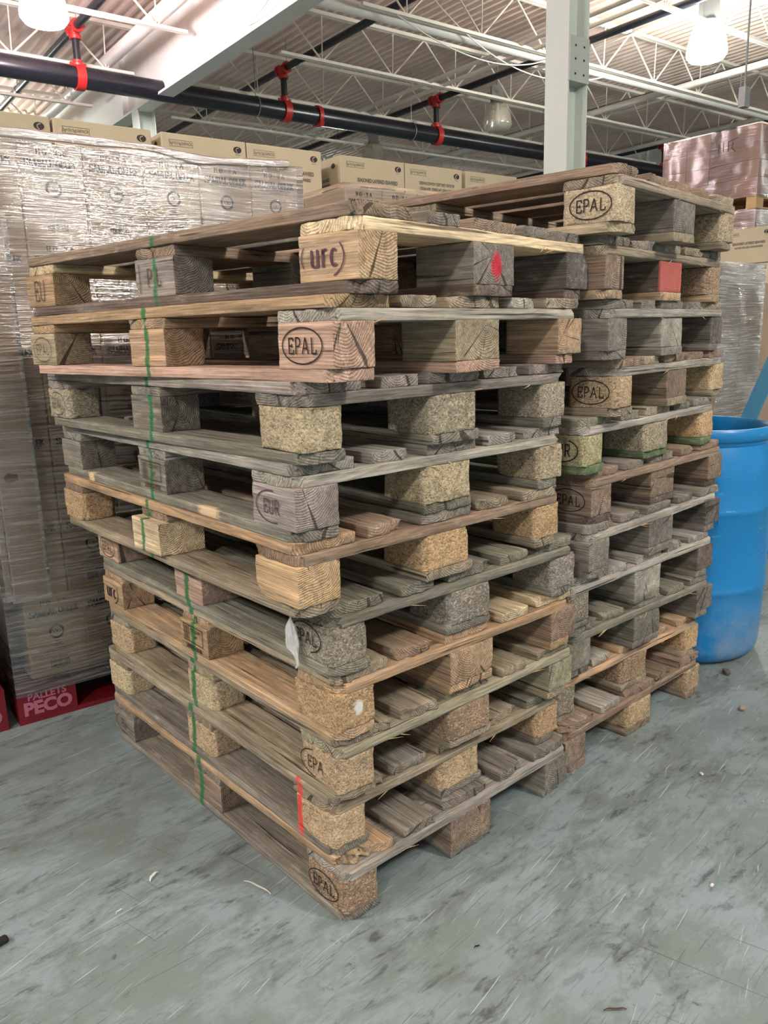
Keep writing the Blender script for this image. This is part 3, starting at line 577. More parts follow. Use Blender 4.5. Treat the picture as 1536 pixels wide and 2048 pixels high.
FAR = {
 11: ('cy', 'gtan', 'grey', 'grey', 'cy', 'brown', 'gtan', 'gtan', .4),
 10: ('brown', 'brown', 'brown', 'dbrown', 'cb', 'grey', 'gtan', 'tan', .4),
 9: ('grey', 'grey', 'grey', 'lgrey', 'dgrey', 'grey', 'lgrey', 'grey', .5),
 8: ('ct', 'brown', 'brown', 'brown', 'ct', 'brown', 'lgrey', 'gtan', .35),
 7: ('cyg', 'cg', 'cg', 'cg', 'co', 'green', 'lgrey', 'moss', .3),
 6: ('brown', 'brown', 'brown', 'brown', 'brown', 'brown', 'brown', 'dbrown', .5),
 5: ('grey', 'grey', 'grey', 'grey', 'dgrey', 'grey', 'lgrey', 'grey', .6),
 4: ('cgrey', 'grey', 'grey', 'lgrey', 'dbrown', 'lgrey', 'lgrey', 'green', .5),
 3: ('green', 'green', 'green', 'green', 'grey', 'green', 'green', 'grey', .6),
 2: ('cgrey', 'cb', 'cb', 'cb', 'co', 'tan', 'orange', 'gtan', .4),
 1: ('brown', 'ct', 'ct', 'ct', 'ct', 'brown', 'brown', 'brown', .45)}
POSE_N = {1: (-.105, 1.485, 48.6), 2: (-.128, 1.506, 49.2), 3: (-.105, 1.482, 49.3), 4: (-.107, 1.471, 49.4), 5: (-.111, 1.462, 49.7), 6: (-.163, 1.401, 49.0), 7: (-.161, 1.4, 49.6), 8: (-.139, 1.387, 47.6), 9: (-.077, 1.35, 44.1), 10: (-.03, 1.369, 41.8)}
POSE_F = {1: (.5, 2.054, 48.5), 2: (.474, 2.074, 50.0), 3: (.504, 2.058, 49.9), 4: (.499, 2.042, 49.1), 5: (.551, 2.054, 46.8), 6: (.558, 2.075, 46.5), 7: (.522, 2.022, 45.2), 8: (.607, 2.043, 41.5), 9: (.564, 1.986, 41.6), 10: (.542, 1.957, 41.6), 11: (.551, 1.902, 41.4)}
STR = {10: .599, 9: .601, 8: .577, 7: .604, 6: .620, 5: .609, 4: .605, 3: .632, 2: .626, 1: .632}
GREEN = (.015, .16, .055)
def face_frac(t, c, w): return np.clip(1.15 - np.abs(t - c) / w, 0, 1)
DU = [(0, .145), (.18625, .28625), (.3275, .4725), (.51375, .61375), (.655, .8)]
BU = [(0, .145), (.5275, .6725), (1.055, 1.2)]; BV3 = [(0, .1), (.3275, .4725), (.7, .8)]
seedc = [0]
def pallet(stack, n, pose, spec, label):
    x, y, a = pose; al = math.radians(a); nc, ml, flf, mr, fr, deck, strg, bot, wth = spec
    root = empty('euro_pallet', (x, y, (n - 1) * .1475), PI / 2 - al, label, 'pallet', 'pallets in the %s stack' % ('nearer' if stack == 'N' else 'farther'))
    R = random.Random(stack + str(n)); near = stack == 'N'; fine = 1. if near else 1.5
    def tint(k, j=.14):
        c = C_[k]; s = 1 + R.uniform(-j, j); return (c[0] * s, c[1] * s, c[2] * s * (1 + R.uniform(-.05, .05)))
    def piece(name, u0, u1, v0, v1, z0, z1, grain, col, chip=False, steps=(.014, .012, .011), chamf=None, w=None, paints=(), **kw):
        seedc[0] += 1; z0 *= SZ; z1 *= SZ
        if grain == 'u': L, W = u1 - u0, v1 - v0; M = T((v0 + v1) / 2, (u0 + u1) / 2, (z0 + z1) / 2) @ RZ(PI / 2)
        else: L, W = v1 - v0, u1 - u0; M = T((v0 + v1) / 2, (u0 + u1) / 2, (z0 + z1) / 2)
        ch = {}
        for (cu, cv), k in (chamf or {}).items():     # corner in pallet terms: signs along u and v
            ch[(cu, -cv) if grain == 'u' else (cv, cu)] = k
        ex = kw.pop('extra', ((), (), ()))
        p, Q = slab(L, W, z1 - z0, steps, chamf=ch, seed=seedc[0], extra=ex, **kw)
        pa = None
        if paints:
            if grain == 'u': U = p[:, 0] + (u0 + u1) / 2; V = -p[:, 1] + (v0 + v1) / 2
            else: V = p[:, 0] + (v0 + v1) / 2; U = p[:, 1] + (u0 + u1) / 2
            Zc = p[:, 2] + (z0 + z1) / 2; pa = np.zeros((len(p), 4))
            for fn, c in paints:
                al_ = fn(U, V, Zc); m = al_ > 0; pa[:, :3] = np.where((al_ > pa[:, 3])[:, None] | (pa[:, 3:4] == 0), np.array(c), pa[:, :3]); pa[:, 3] = np.maximum(pa[:, 3], al_)
        o = put(name, np_mesh(name, p, Q, 'chip' if chip else 'wood', pa), root, M); wv = wth if w is None else w
        o.color = (*tint(col), max(0., min(1., wv + R.uniform(-.1, .1)))); return o
    paintL = []
    if near:
        us = STR[n]; paintL.append((lambda U, V, Z: np.where(V < .006, face_frac(U, us + .003 * np.sin(Z * 60), np.full_like(Z, .018 if n > 5 else .025) + .003 * np.sin(Z * 130 + n)), 0) * (.92 if n != 10 else .8), GREEN))
        if n == 2: paintL.append((lambda U, V, Z: np.where(V < .006, face_frac(U, .122, .019), 0), (.75, .06, .05)))
        if n == 4: paintL.append((lambda U, V, Z: np.where(U < .006, np.clip(1.25 - np.hypot((V - .058) / .019, (Z - .064) / .025), 0, 1), 0), (.8, .82, .82)))
        if n == 1: paintL.append((lambda U, V, Z: np.where(U < .006, np.clip(1.0 - np.hypot((V - .093) / .007, (Z - .068) / .05), 0, 1), 0), (.6, .6, .56)))
        if n == 10: paintL.append((lambda U, V, Z: np.where(U < .006, np.clip(1.25 - np.hypot((V - .408) / .030, (Z - .060) / .042), 0, 1), 0), (.55, .02, .05)))
        if n == 6: paintL.append((lambda U, V, Z: np.where((V < .006) & (U > .5) & (U < .7) & (Z < .1) & (Z > .02), .3, 0), (.66, .56, .36)))
        if n == 7: paintL.append((lambda U, V, Z: np.where((V < .05) & (Z < .03), np.clip(1.1 - np.hypot((U - .33) / .09, (V + .0) / .028), 0, 1), 0) + np.where((V < .06) & (Z < .03), np.clip(1.1 - np.hypot((U - .99) / .04, V / .04), 0, 1), 0), (.72, .56, .34)))
    else:
        if n == 10: paintL.append((lambda U, V, Z: np.where((U < .0035) & (V > .31) & (V < .48) & (Z > .020) & (Z < .104), 1.2, 0), (.50, .13, .11)))
        if n == 11: paintL.append((lambda U, V, Z: np.where(V < .006, face_frac(U, .66, .02), 0), (.05, .25, .14)))
        if n == 7: paintL.append((lambda U, V, Z: np.where((U < .02) & (Z < .04), .55, 0) + np.where((V < .01) & (U < .12) & (U > .03) & (Z < .10), .3, 0), (.10, .20, .07)))
    P = paintL
    exs = ((STR[n] - .6 - .022, STR[n] - .6 - .012, STR[n] - .6 - .006, STR[n] - .6, STR[n] - .6 + .006, STR[n] - .6 + .012, STR[n] - .6 + .022), (), ()) if near else ((), (), ())
    cs = .026
    for i, (v0, v1) in enumerate(BV3):
        ch = {(-1, -1): cs, (1, -1): cs} if i == 0 else ({(-1, 1): cs, (1, 1): cs} if i == 2 else None)
        j = R.uniform(-.004, .004); e = R.uniform(-.004, .006)
        piece('bottom_board', 0 - e, 1.2 + e, v0 + (j if i == 1 else 0), v1 + (j if i == 1 else 0), 0, .022, 'u', bot, chamf=ch, ends=.003, warp=.0012, wear=.0035, paints=P if i == 0 else (P if n == 7 else ()), extra=exs if i == 0 else ((), (), ()), steps=(.016 * fine, .013, .011))
    for iu, (u0, u1) in enumerate(BU):
        for iv, (v0, v1) in enumerate(BV3):
            k = {(0, 0): nc, (1, 0): ml, (2, 0): flf, (0, 1): mr, (0, 2): fr}.get((iu, iv)); vis = k is not None
            k = k or R.choice((nc, mr, deck, 'brown')); chip = k in CHIP
            st = (.006 * fine,) * 3 if vis else (.03, .03, .03)
            e = R.uniform(-.003, .003) if iu == 0 else 0; f = R.uniform(-.003, .003)
            ch = {(-1, -1): .013, (1, -1): .013, (-1, 1): .013, (1, 1): .013} if chip and not (near and n in (4,)) else None
            rag = []
            if vis and R.random() < .45: rag = [(R.choice((-1, 1)) * (u1 - u0) / 2, R.choice((-1, 1)) * (v1 - v0) / 2, R.choice((-1, 1)) * .04, .026, .007)]
            dz = .0
            if near and n == 6 and (iu, iv) == (1, 0): v0 -= .016; u0 += .006; u1 += .006
            b = piece('block', u0 + (e if iv else 0), u1, v0 + (f if iu == 1 and iv == 0 else 0), v1, .0221, .0999, 'u', k, chip, steps=st, chamf=ch, disp=.0010 if chip else .0006, wear=.0035 if chip else .0018, r=.0015, rag=rag, paints=P if vis else (), w=(wth * .7 if k in ('pale', 'orange', 'tan', 'pink', 'lp') else None), extra=(tuple(STR[n] - .6 + q for q in (-.012, -.008, -.004, 0, .004, .008, .012)), (), ()) if near and (iu, iv) == (1, 0) else ((), (), ()))
            if (stack, n, iu, iv) in MARKS: MARKS[(stack, n, iu, iv)](b, (u0 + u1) / 2, v0 + (f if iu == 1 else 0))
    for iu, (u0, u1) in enumerate(BU):
        ch = {(-1, -1): .016, (-1, 1): .016} if iu == 0 else ({(1, -1): .016, (1, 1): .016} if iu == 2 else None)
        col = strg if iu == 0 else R.choice((strg, deck))
        rag = [(0.4, -.07, 0.01, .10, .016), (-.4, -.07, 0, .05, .012)] if iu == 0 and R.random() < .5 else None
        piece('stringer_board', u0 - (R.uniform(-.003, .003)), u1, -.0 + R.uniform(-.002, .002), .8, .1001, .1219, 'v', col, chamf=ch, ends=.004, warp=.0012, wear=.0035, rag=rag, paints=P if near or n in (7, 11) else (), w=.15 if (near and n == 10 and iu == 0) else None, steps=(.014 * fine, .013, .011), extra=((), tuple(STR[n] - .6 + q for q in (-.015, -.009, -.003, .003, .009, .015)), ()) if near and iu == 1 else ((), (), ()))
    for i, (v0, v1) in enumerate(DU):
        j = R.uniform(-.009, .009) if 0 < i < 4 else 0; e0 = R.uniform(-.006, .004); e1 = R.uniform(-.006, .004); wd = R.uniform(-.006, .006) if 0 < i < 4 else 0
        col = deck if i == 0 or R.random() < .6 else R.choice({'N': ('grey', 'brown', deck, 'gtan'), 'F': ('grey', 'gtan', deck, 'lgrey')}[stack]); ww = None
        if near:
            if n == 10: col = ('brown', 'grey', 'brown', 'grey', 'grey')[i]
            if n == 9: col = ('tan', 'gtan', 'gtan', 'lgrey', 'gtan')[i]
            if n == 4: col = ('gtan', 'brown', 'orange', 'yel', 'yel')[i]; ww = .15 if i > 2 else .3
            if n == 5: col = 'green'
            if n == 6: col = ('orange', 'brown', 'grey', 'gtan', 'gtan')[i]
            if n == 1: col = ('tan', 'grey', 'grey', 'grey', 'grey')[i]
        ch = {(-1, -1): .018, (1, -1): .014} if i == 0 else ({(-1, 1): .014, (1, 1): .014} if i == 4 else None)
        rag = []
        if R.random() < .45: rag.append((-.6, R.choice((-1, 1)) * (v1 - v0) / 2, .01, .05, .018))
        if near and n == 1 and i == 0: rag = [(-.6, .03, .01, .09, .04)]
        piece('deck_board', -e0 * (1 if i else .4), 1.2 + e1, v0 + j, v1 + j + wd, .1221, .144, 'u', col, chamf=ch, ends=.005, warp=.0010, wear=.003, w=ww, rag=rag, paints=P if i == 0 else (), extra=exs if i == 0 else ((), (), ()), steps=(.016 * fine, .013, .011))
    for q in range(R.choice((1, 2, 3)) if near else R.choice((1, 2, 4))):
        v = R.uniform(.12, .74); z = .1001 * SZ + R.uniform(.0, .004); m_ = MB(); dx = R.choice((-1, 1)) * R.uniform(.02, .05); m_.tube((0, 0, 0), (dx, -R.uniform(.002, .008), -R.uniform(.001, .012)), .0013, 5, .0002)
        o = m_.obj('splinter', 'new_wood', root, M=T(v, .001, z)); o.color = (.62, .5, .33, 0)
    return root
# burnt and printed marks on block faces (face v = v0, read from outside the left side)
def mark(fn, mat, name='brand_mark', dx=0, dz=0, off=.0024):
    def go(block, uc, v0):
        k = Ink(); fn(k); me = k.m.mesh(name, mat)
        M = Matrix(((0, 0, -1, v0 - off), (-1, 0, 0, uc - dx), (0, 1, 0, .061 * SZ + dz), (0, 0, 0, 1)))
        o = put(name, me, block, block.matrix_basis.inverted() @ M); return o
    return go
def epal(txt='EPAL', a0=0, a1=360, w=.0022, rx=.053, ry=.031, h=.028):
    def f(k):
        k.stroke(arc(0, 0, rx, ry, a0, a1, 40), w); k.put(word(txt, h, w / h * 1.05, w / h * 1.1, 0, .06, 1.0), 0, 0)
    return f
def urc(k): k.put(word('urc', .036, .10, .17, 0, .10, 1.0), -.008, .002); k.stroke(arc(-.01, 0, .05, .036, -60, 35, 12), .0028); k.stroke(arc(-.01, 0, .055, .036, 150, 205, 8), .0022)
def labelp(k):
    for a, b in (((-.05, .032), (.05, .032)), ((.05, .032), (.05, -.012)), ((.05, -.012), (-.05, -.012)), ((-.05, -.012), (-.05, .032)), ((-.022, .032), (-.022, -.012))): k.stroke([a, b], .0024)
    k.put(font_mesh('CZ-16-01', .0135, .0003), .014, .021); k.put(font_mesh('HT', .0135, .0003), .012, .004); k.put(font_mesh('2890 5-09-8', .0165, .0005), 0, -.027)
    for i in range(4): k.rect(-.045 + i * .005, -.0425 + i * .005, -.008, .028)
def ini(k): k.put(font_mesh('PL', .05, .0004), -.01, 0); k.stroke(arc(0, 0, .05, .034, 100, 260, 12), .002)
MARKS = {
 ('N', 10, 0, 0): mark(urc, 'purple_ink'), ('N', 10, 2, 0): mark(lambda k: k.put(word('EU', .05, .06, .06, 0, .05, .9)), 'burn_soft'), ('N', 10, 1, 0): mark(lambda k: (k.put(word('PL', .036, .07, .07, 0, .3), .0, 0), k.stroke([(-.055, .03), (-.055, -.03)], .002)), 'burn_soft'),
 ('N', 9, 0, 0): mark(epal(w=.0026), 'burn', dx=-.006), ('N', 9, 2, 0): mark(epal(w=.0016), 'burn_soft'),
 ('N', 8, 2, 0): mark(epal(w=.0018, a0=-120, a1=120), 'burn_soft'), ('N', 7, 0, 0): mark(epal('EUR', 80, 290, .0024), 'purple_ink', dx=-.004), ('N', 7, 1, 0): mark(labelp, 'burn_soft'),
 ('N', 5, 0, 0): mark(epal(w=.0026, a0=-70, a1=190), 'burn', dx=-.014, dz=.006), ('N', 5, 2, 0): mark(epal(w=.0022), 'burn'), ('N', 4, 2, 0): mark(urc, 'burn'), ('N', 4, 1, 0): mark(labelp, 'burn'),
 ('N', 3, 0, 0): mark(epal(w=.0024, txt='EPA', a0=100, a1=270), 'burn', dx=-.014), ('N', 1, 0, 0): mark(epal(w=.0024), 'burn', dx=-.006), ('N', 1, 2, 0): mark(epal('EU', 120, 300, .002), 'burn_soft'),
 ('F', 11, 0, 0): mark(epal(w=.0026), 'burn', dx=.004), ('F', 8, 0, 0): mark(epal(w=.0022), 'burn', dx=-.002), ('F', 7, 0, 0): mark(epal('EUR', -150, 60, .003, h=.032), 'burn'), ('F', 6, 0, 0): mark(epal(w=.0024), 'burn'), }
LN = {10: 'top pallet of the nearer stack, pale splintered cross board over a tan corner block', 9: 'second pallet from top of nearer stack, pinkish corner block with oval brand', 8: 'third pallet from top of nearer stack, unmarked chipboard corner block',
 7: 'fourth pallet from top of nearer stack, weathered grey-purple corner block', 6: 'fifth pallet from top of nearer stack, one fresh pale middle block at left', 5: 'fifth pallet from bottom of nearer stack, grey-green, plastic scrap at its corner',
 4: 'fourth pallet from bottom of nearer stack, orange chipboard corner block with white spot', 3: 'third pallet from bottom of nearer stack, mossy yellow-green board edges', 2: 'second pallet from bottom of nearer stack, red sprayed stripe on corner block', 1: 'bottom pallet of the nearer stack, standing on the floor'}
LF = {11: 'top pallet of the farther stack, yellow corner block with clear oval brand', 10: 'second pallet from top of farther stack, middle block painted red', 9: 'third pallet from top of farther stack, pale cross board, dark blocks', 8: 'fourth pallet from top of farther stack, brown branded chipboard corner block',
 7: 'fifth pallet from top of farther stack, green moss on lower boards', 6: 'middle pallet of the farther stack, dark brown with oval branded block', 5: 'fifth pallet from bottom of farther stack, weathered grey blocks', 4: 'fourth pallet from bottom of farther stack, pale splintered cross board',
 3: 'third pallet from bottom of farther stack, green-grey boards and blocks', 2: 'second pallet from bottom of farther stack, orange-tan boards', 1: 'bottom pallet of the farther stack, standing on the floor'}
for n in range(10, 0, -1): pallet('N', n, POSE_N[n], NEAR[n], LN[n])
for n in range(11, 0, -1): pallet('F', n, POSE_F[n], FAR[n], LF[n])
# ------------------------------------------------------------------ wrapped loads behind
U1 = az(54); N1 = az(-36); O1 = Vector((-1.245, 2.452, 0)); ROT1 = math.radians(90 - 54)
def lp(u, n, z=0): v = O1 + U1 * u + N1 * n; v.z = z; return v
def red_pallet(u, n, label, text='PECO'):
    r = empty('red_block_pallet', lp(u, n), ROT1, label, 'pallet', 'red painted pallets under the sauce cartons')
    Wd, D, H = 1.215, 1.02, .142
    for y in (0, D / 2 - .07, D - .14): MB().box(0, Wd, y, y + .14, 0, .016).obj('bottom_board', 'red_paint', r)
    for y in (0, D / 2 - .07, D - .14):
        for k, x in enumerate((0, Wd / 2 - .10, Wd - .19)):
            b = MB().box(x, x + .19, y + .001, y + .14, .016, .106).obj('block', 'red_paint', r)
            if y == 0:
                i = Ink(); i.put(font_mesh(text, .062, .003), 0, -.012); i.put(font_mesh('PALLETS', .034, .001), .0, .030)
                put('stencil', i.m.mesh('stencil', 'white_ink'), b, T(x + .095, -.001, .062) @ FRONT)
    for y in (0, D / 2 - .07, D - .14): MB().box(0, Wd, y, y + .14, .106, .124).obj('stringer_board', 'red_paint', r)
    for k in range(7):
        x = k * (Wd - .12) / 6; MB().box(x, x + .12, 0, D, .124, H + .002).obj('deck_board', 'red_dark' if k % 2 else 'red_paint', r)
    return r
red_pallet(0, 0, 'red painted pallet with white stencil under the big wrapped load')
red_pallet(-1.25, 0, 'red painted pallet cut off by the left edge of the photo')
red_pallet(1.54, .21, 'red painted pallet under the second wrapped load, hidden behind the stacks')
def shell(name, mat, x0, x1, y0, y1, z0, z1, parent=None, M=None, amp=.0035, top=True, step=.03, seed=1.):
    def grid(p, du, dv, nu, nv): return [[tuple(np.array(p) + np.array(du) * i / nu + np.array(dv) * j / nv) for j in range(nv + 1)] for i in range(nu + 1)]
    m = MB(); sides = [((x0, y0, z0), (x1 - x0, 0, 0)), ((x1, y0, z0), (0, y1 - y0, 0)), ((x1, y1, z0), (x0 - x1, 0, 0)), ((x0, y1, z0), (0, y0 - y1, 0))]; cx, cy = (x0 + x1) / 2, (y0 + y1) / 2
    for p, d in sides:
        L = math.hypot(d[0], d[1]); nu, nv = max(2, int(L / step)), max(2, int((z1 - z0) / step)); g = grid(p, d, (0, 0, z1 - z0), nu, nv)
        P = np.array([v for row in g for v in row]); nn = np.array([d[1], -d[0], 0]) / L
        dd = amp * (vnoise(P * np.array([7, 7, 4]) + seed) + .5 * vnoise(P * np.array([12, 12, 30]) + seed)); edge = np.minimum(1, np.array([min(i, nu - i) for i in range(nu + 1) for j in range(nv + 1)]) / 3)
        P += nn * (dd * edge)[:, None]; m.add(P, [(i * (nv + 1) + j, (i + 1) * (nv + 1) + j, (i + 1) * (nv + 1) + j + 1, i * (nv + 1) + j + 1) for i in range(nu) for j in range(nv)])
    if top:
        for (a0, a1, b0, b1) in ((x0, x1, y0, y0 + .05), (x0, x1, y1 - .05, y1), (x0, x0 + .05, y0, y1), (x1 - .05, x1, y0, y1)): m.add([(a0, b0, z1), (a1, b0, z1), (a1, b1, z1), (a0, b1, z1)], [(0, 1, 2, 3)])
    me = m.mesh(name, mat, True); return put(name, me, parent, M)
CM = carton_mesh(CW, CD, CH, 'sauce_card')
def tape_strip(w, d, h): return MB().box(w / 2 - .024, w / 2 + .024, .03, d - .03, h, h + .0006).box(w / 2 - .024, w / 2 + .024, -.0006, 0, h - .05, h).mesh('packing_tape', 'tape')
TM = tape_strip(CW, CD, CH)
def sauce_load(u0, n0, z0, cols, rows, where, skip=lambda c, r, d: False, layer=.2855):
    for r in range(rows):
        for d in range(3):
            for c in range(cols):
                if d > 0 and c > 0: continue
                if skip(c, r, d): continue
                du = .045 if (r == 0 and u0 < .5) else 0
                lab = 'sauce carton, %s layer from bottom, %s from left%s, %s' % (ORD[r], ORD[c], '' if d == 0 else ', %s row back' % ORD[d], where)
                j = rnd.uniform(-.003, .003)
                o = empty('sauce_carton', lp(u0 + du + c * .1965 * (1 if r else .975), n0 + d * .34 + j, z0 + r * layer), ROT1, lab, 'carton', 'sauce cartons in the ' + where)
                put('carton_body', CM, o)
                if d == 0: put('printing', PR_SAUCE, o, T(CW / 2, -.0007, CH / 2) @ FRONT)
                if r == rows - 1: put('packing_tape', TM, o)
sauce_load(.012, .012, .146, 6, 6, 'big wrapped load')
o = shell('stretch_wrap', 'stretch_film', 0, 1.205, 0, 1.03, .10, 1.872, M=T(*lp(-.002, -.004)) @ RZ(ROT1)); tag(o, 'clear stretch film wound tightly round the big load of sauce cartons', 'stretch wrap')
sauce_load(1.551, .236, .150, 6, 6, 'second wrapped load', layer=.287)
o = shell('stretch_wrap', 'thin_film', 0, 1.21, 0, 1.03, .10, 1.885, M=T(*lp(1.54, .222)) @ RZ(ROT1), seed=8.); tag(o, 'clear stretch film round the second load of sauce cartons', 'stretch wrap')
# loose film hump along the top edge
def film_roll():
    m = MB(); N = 46; K = 8; vs = []
    for i in range(N + 1):
        x = .02 + 1.12 * i / N; r = .012 + .009 * float(vnoise(np.array([[x * 9, 1.2, .3]]))[0])
        for k in range(K): t = 2 * PI * k / K; vs.append((x, -.004 + math.cos(t) * r * .6, 1.868 + .012 * float(vnoise(np.array([[x * 5, 4.1, 2.]]))[0]) + math.sin(t) * r))
    m.add(vs, [(i * K + k, (i + 1) * K + k, (i + 1) * K + (k + 1) % K, i * K + (k + 1) % K) for i in range(N) for k in range(K)])
    return m.obj('film_fold', 'heavy_film', None, True, M=T(*lp(0, -.004)) @ RZ(ROT1))
tag(film_roll(), 'bunched shiny film fold along the top edge of the big wrapped load', 'stretch wrap')
eb = empty('cardboard_edge_board', lp(.035, -.032, .448), ROT1, 'tall tan cardboard slip board strapped to the left front of the big wrapped load', 'cardboard board')
MB().box(-.004, .098, 0, .020, 0, 1.15).obj('board', 'board_card', eb); MB().box(-.002, .03, -.001, .021, 1.15, 1.33).obj('board_tongue', 'board_card', eb)
tm = MB(); tm.add([(.008, -.0012, .40), (.02, -.0012, .416), (.036, -.0012, .412), (.05, -.0012, .408), (.052, -.0012, .392), (.034, -.0012, .385), (.016, -.0012, .384)], [tuple(range(7))]); tm.obj('torn_hole', 'burn_soft', eb)
o = shell('stretch_wrap', 'stretch_film', -.012, .108, -.008, .028, -.01, 1.20, M=T(*lp(.035, -.032, .448)) @ RZ(ROT1), amp=.002, top=False, seed=4.); tag(o, 'clear film band over the tan slip board at the left', 'stretch wrap')
# neighbour load at far left, dark flank
nb = empty('wrapped_load', lp(-1.24, .0, .146), ROT1, 'dark wrapped load left of the big load, beyond a narrow gap', 'load'); MB().box(0, 1.16, .02, 1.0, 0, 1.70).obj('carton_block', 'sauce_card', nb); shell('film_skin', 'heavy_film', -.01, 1.17, .005, 1.01, 0, 1.71, nb)
# seaweed cartons ------------------------------------------------------------------
SW, SD, SH = .472, .40, .30
SEA = carton_mesh(SW, SD, SH, 'tan_card')
def logo(k, x, y, s=1.):
    n = 28; pts = arc(x, y, .024 * s, .017 * s, 0, 360, n); k.put(([(x, y)] + pts, [(0, i + 1, i + 2) for i in range(n)])); return k
def sea_print(flip):
    k = Ink(); k.stroke([(-.195, .118), (-.07, .118), (-.07, .088), (-.195, .088), (-.195, .119)], .0016); k.put(font_mesh('5g×3(15g)36PACK', .0195, .0001, 1.0, .82), -.1325, .103)
    logo(k, .185, .105); k.put(font_mesh('Namtree', .0085), .185, .080)
    if not flip: k.put(font_mesh('SEASONED LAYERED SEAWEED', .030, .0006, 1., .72), .03, .022); k.put(font_mesh('ALGUES GRILLEES ASSAISONNEES', .024, .0004, 1., .72), .03, -.012)
    else: k.put(font_mesh('ALGUES GRILLEES ASSAISONNEES', .026, .0004, 1., .75), .02, .045, True); k.put(font_mesh('SEASONED LAYERED SEAWEED', .026, .0005, 1., .78), .02, .012, True)
    return k.m.mesh('printing', 'ink')
def sea_logo_cut():
    k = Ink(); k.stroke(arc(.190, .103, .013, .012, 80, 250, 10), .0045); return k.m.mesh('logo_highlight', 'tan_card')
SP, SPF, SCUT = sea_print(False), sea_print(True), sea_logo_cut()
def sea_side():
    k = Ink(); logo(k, .12, .10, .9); k.put(font_mesh('LAYERED SEAWEED', .024, .0005, 1., .75), 0, .03); k.put(font_mesh('ALGUES ASSAISONNEES', .020, .0005, 1., .75), 0, .0); return k.m.mesh('side_printing', 'ink')
SS = sea_side(); SIDE = Matrix(((0, 0, -1, 0), (-1, 0, 0, 0), (0, 1, 0, 0), (0, 0, 0, 1)))
SCART = [(.228, 'cut off by the left edge'), (.712, 'second from the left'), (1.236, 'beside the open flap gap'), (1.714, 'fourth from the left'), (2.318, 'showing its pale left side'), (2.796, 'with upside-down lettering'), (3.30, 'rightmost, mostly behind the far stack')]
for layer in range(2):
    z = 1.985 - layer * .31
    for i, (u, lb) in enumerate(SCART):
        if layer and i not in (2, 3, 4, 5): continue
        o = empty('seaweed_carton', lp(u, 1.41, z), ROT1, 'tan snack carton behind the sauce loads, %s%s' % (lb, '' if layer == 0 else ', lower layer'), 'carton', 'tan snack cartons behind the sauce loads')
        put('carton_body', SEA, o); put('printing', SPF if i == 5 else SP, o, T(SW / 2, -.0008, SH / 2) @ FRONT); put('logo_highlight', SCUT, o, T(SW / 2, -.0014, SH / 2) @ FRONT); put('side_printing', SS, o, T(-.0008, SD / 2, SH / 2) @ SIDE)
def plain_load(name, M_, w, d, h, mat, label, film=None, ny=4, nz=5, nx=3, ink=None):
    r = empty(name, (0, 0, 0), 0, label, 'load'); r.matrix_world = M_
    k = 0
    for i in range(nx):
        for j in range(nz):
            x0 = i * w / nx; z0 = j * h / nz; MB().box(x0 + .003, x0 + w / nx - .003, 0, d / 2 - .003, z0 + .002, z0 + h / nz - .002).obj('carton', mat, r)
    for i in range(ny):
        for j in range(nz):
            y0 = i * d / ny; z0 = j * h / nz; MB().box(.003, w / 3, y0 + .003, y0 + d / ny - .003, z0 + .002, z0 + h / nz - .002).obj('carton', mat, r) if i else None
    if film: shell('film_skin', film, -.01, w + .01, -.01, d + .01, -.02, h + .01, r, amp=.008)
    return r
plain_load('carton_load', T(*lp(.24, 1.42, .0)) @ RZ(ROT1), 1.9, .9, 1.66, 'tan_card', 'hidden base stack of tan cartons left, under the snack cartons', None, 2, 4, 4)
plain_load('carton_load', T(*lp(2.32, 1.42, .0)) @ RZ(ROT1), 1.42, .9, 1.66, 'tan_card', 'hidden base stack of tan cartons right, under the snack cartons', None, 2, 4, 4)
# ------------------------------------------------------------------ right background
def wpallet(loc, w, d, label, mat='old_wood', rot=ROTB):
    r = empty('wooden_pallet', loc, rot, label, 'pallet')
    for y in (0, d / 2 - .05, d - .1):
        MB().box(0, w, y, y + .1, 0, .018).obj('bottom_board', mat, r); MB().box(0, w, y, y + .1, .098, .116).obj('stringer_board', mat, r)
        for x in (0, w / 2 - .07, w - .14): MB().box(x, x + .14, y, y + .1, .018, .098).obj('block', mat, r)
    for k in range(6):
        x = k * (w - .12) / 5; MB().box(x, x + .12, 0, d, .116, .134).obj('deck_board', mat, r)
    return r
cR2 = Vector((3.719, 8.195, 0)) - BA * 0
r = plain_load('carton_load', T(cR2.x, cR2.y, 2.50) @ RZ(ROTB), 1.15, 1.05, .64, 'pink_card', 'reddish carton load in clear film on a wooden pallet, high at the right edge', 'thin_film', 4, 4)
i = Ink(); [i.stroke(p, .006) for p in ([(-.10, .05), (-.10, -.03)], [(-.05, .06), (-.05, -.03)], [(0, .06), (0, -.03)], [(.0, .055), (.10, .08)], [(.05, .045), (.04, -.01), (.08, -.045)])]
put('pen_mark', i.m.mesh('pen_mark', 'ink'), r, T(-.014, .32, .47) @ SIDE)
wpallet((cR2.x, cR2.y, 2.366), 1.15, 1.05, 'pale new wooden pallet under the high reddish load at the right edge', 'new_wood')
plain_load('carton_load', T(cR2.x, cR2.y, .134) @ RZ(ROTB), 1.15, 1.05, 2.225, 'pink_card', 'reddish wrapped carton load carrying the upper pallet at the right', 'stretch_film', 4, 9)
wpallet((cR2.x, cR2.y, 0), 1.15, 1.05, 'wooden pallet on the floor under the tall reddish loads')
def dray(px, py, dist):
    d = fw + R_ * ((px - 768) / F_PX) + U_ * ((1024 - py) / F_PX); k = dist / math.hypot(d.x, d.y); return Vector((0, 0, CAM_H)) + d * k
p3 = dray(1546, 450, 7.9)
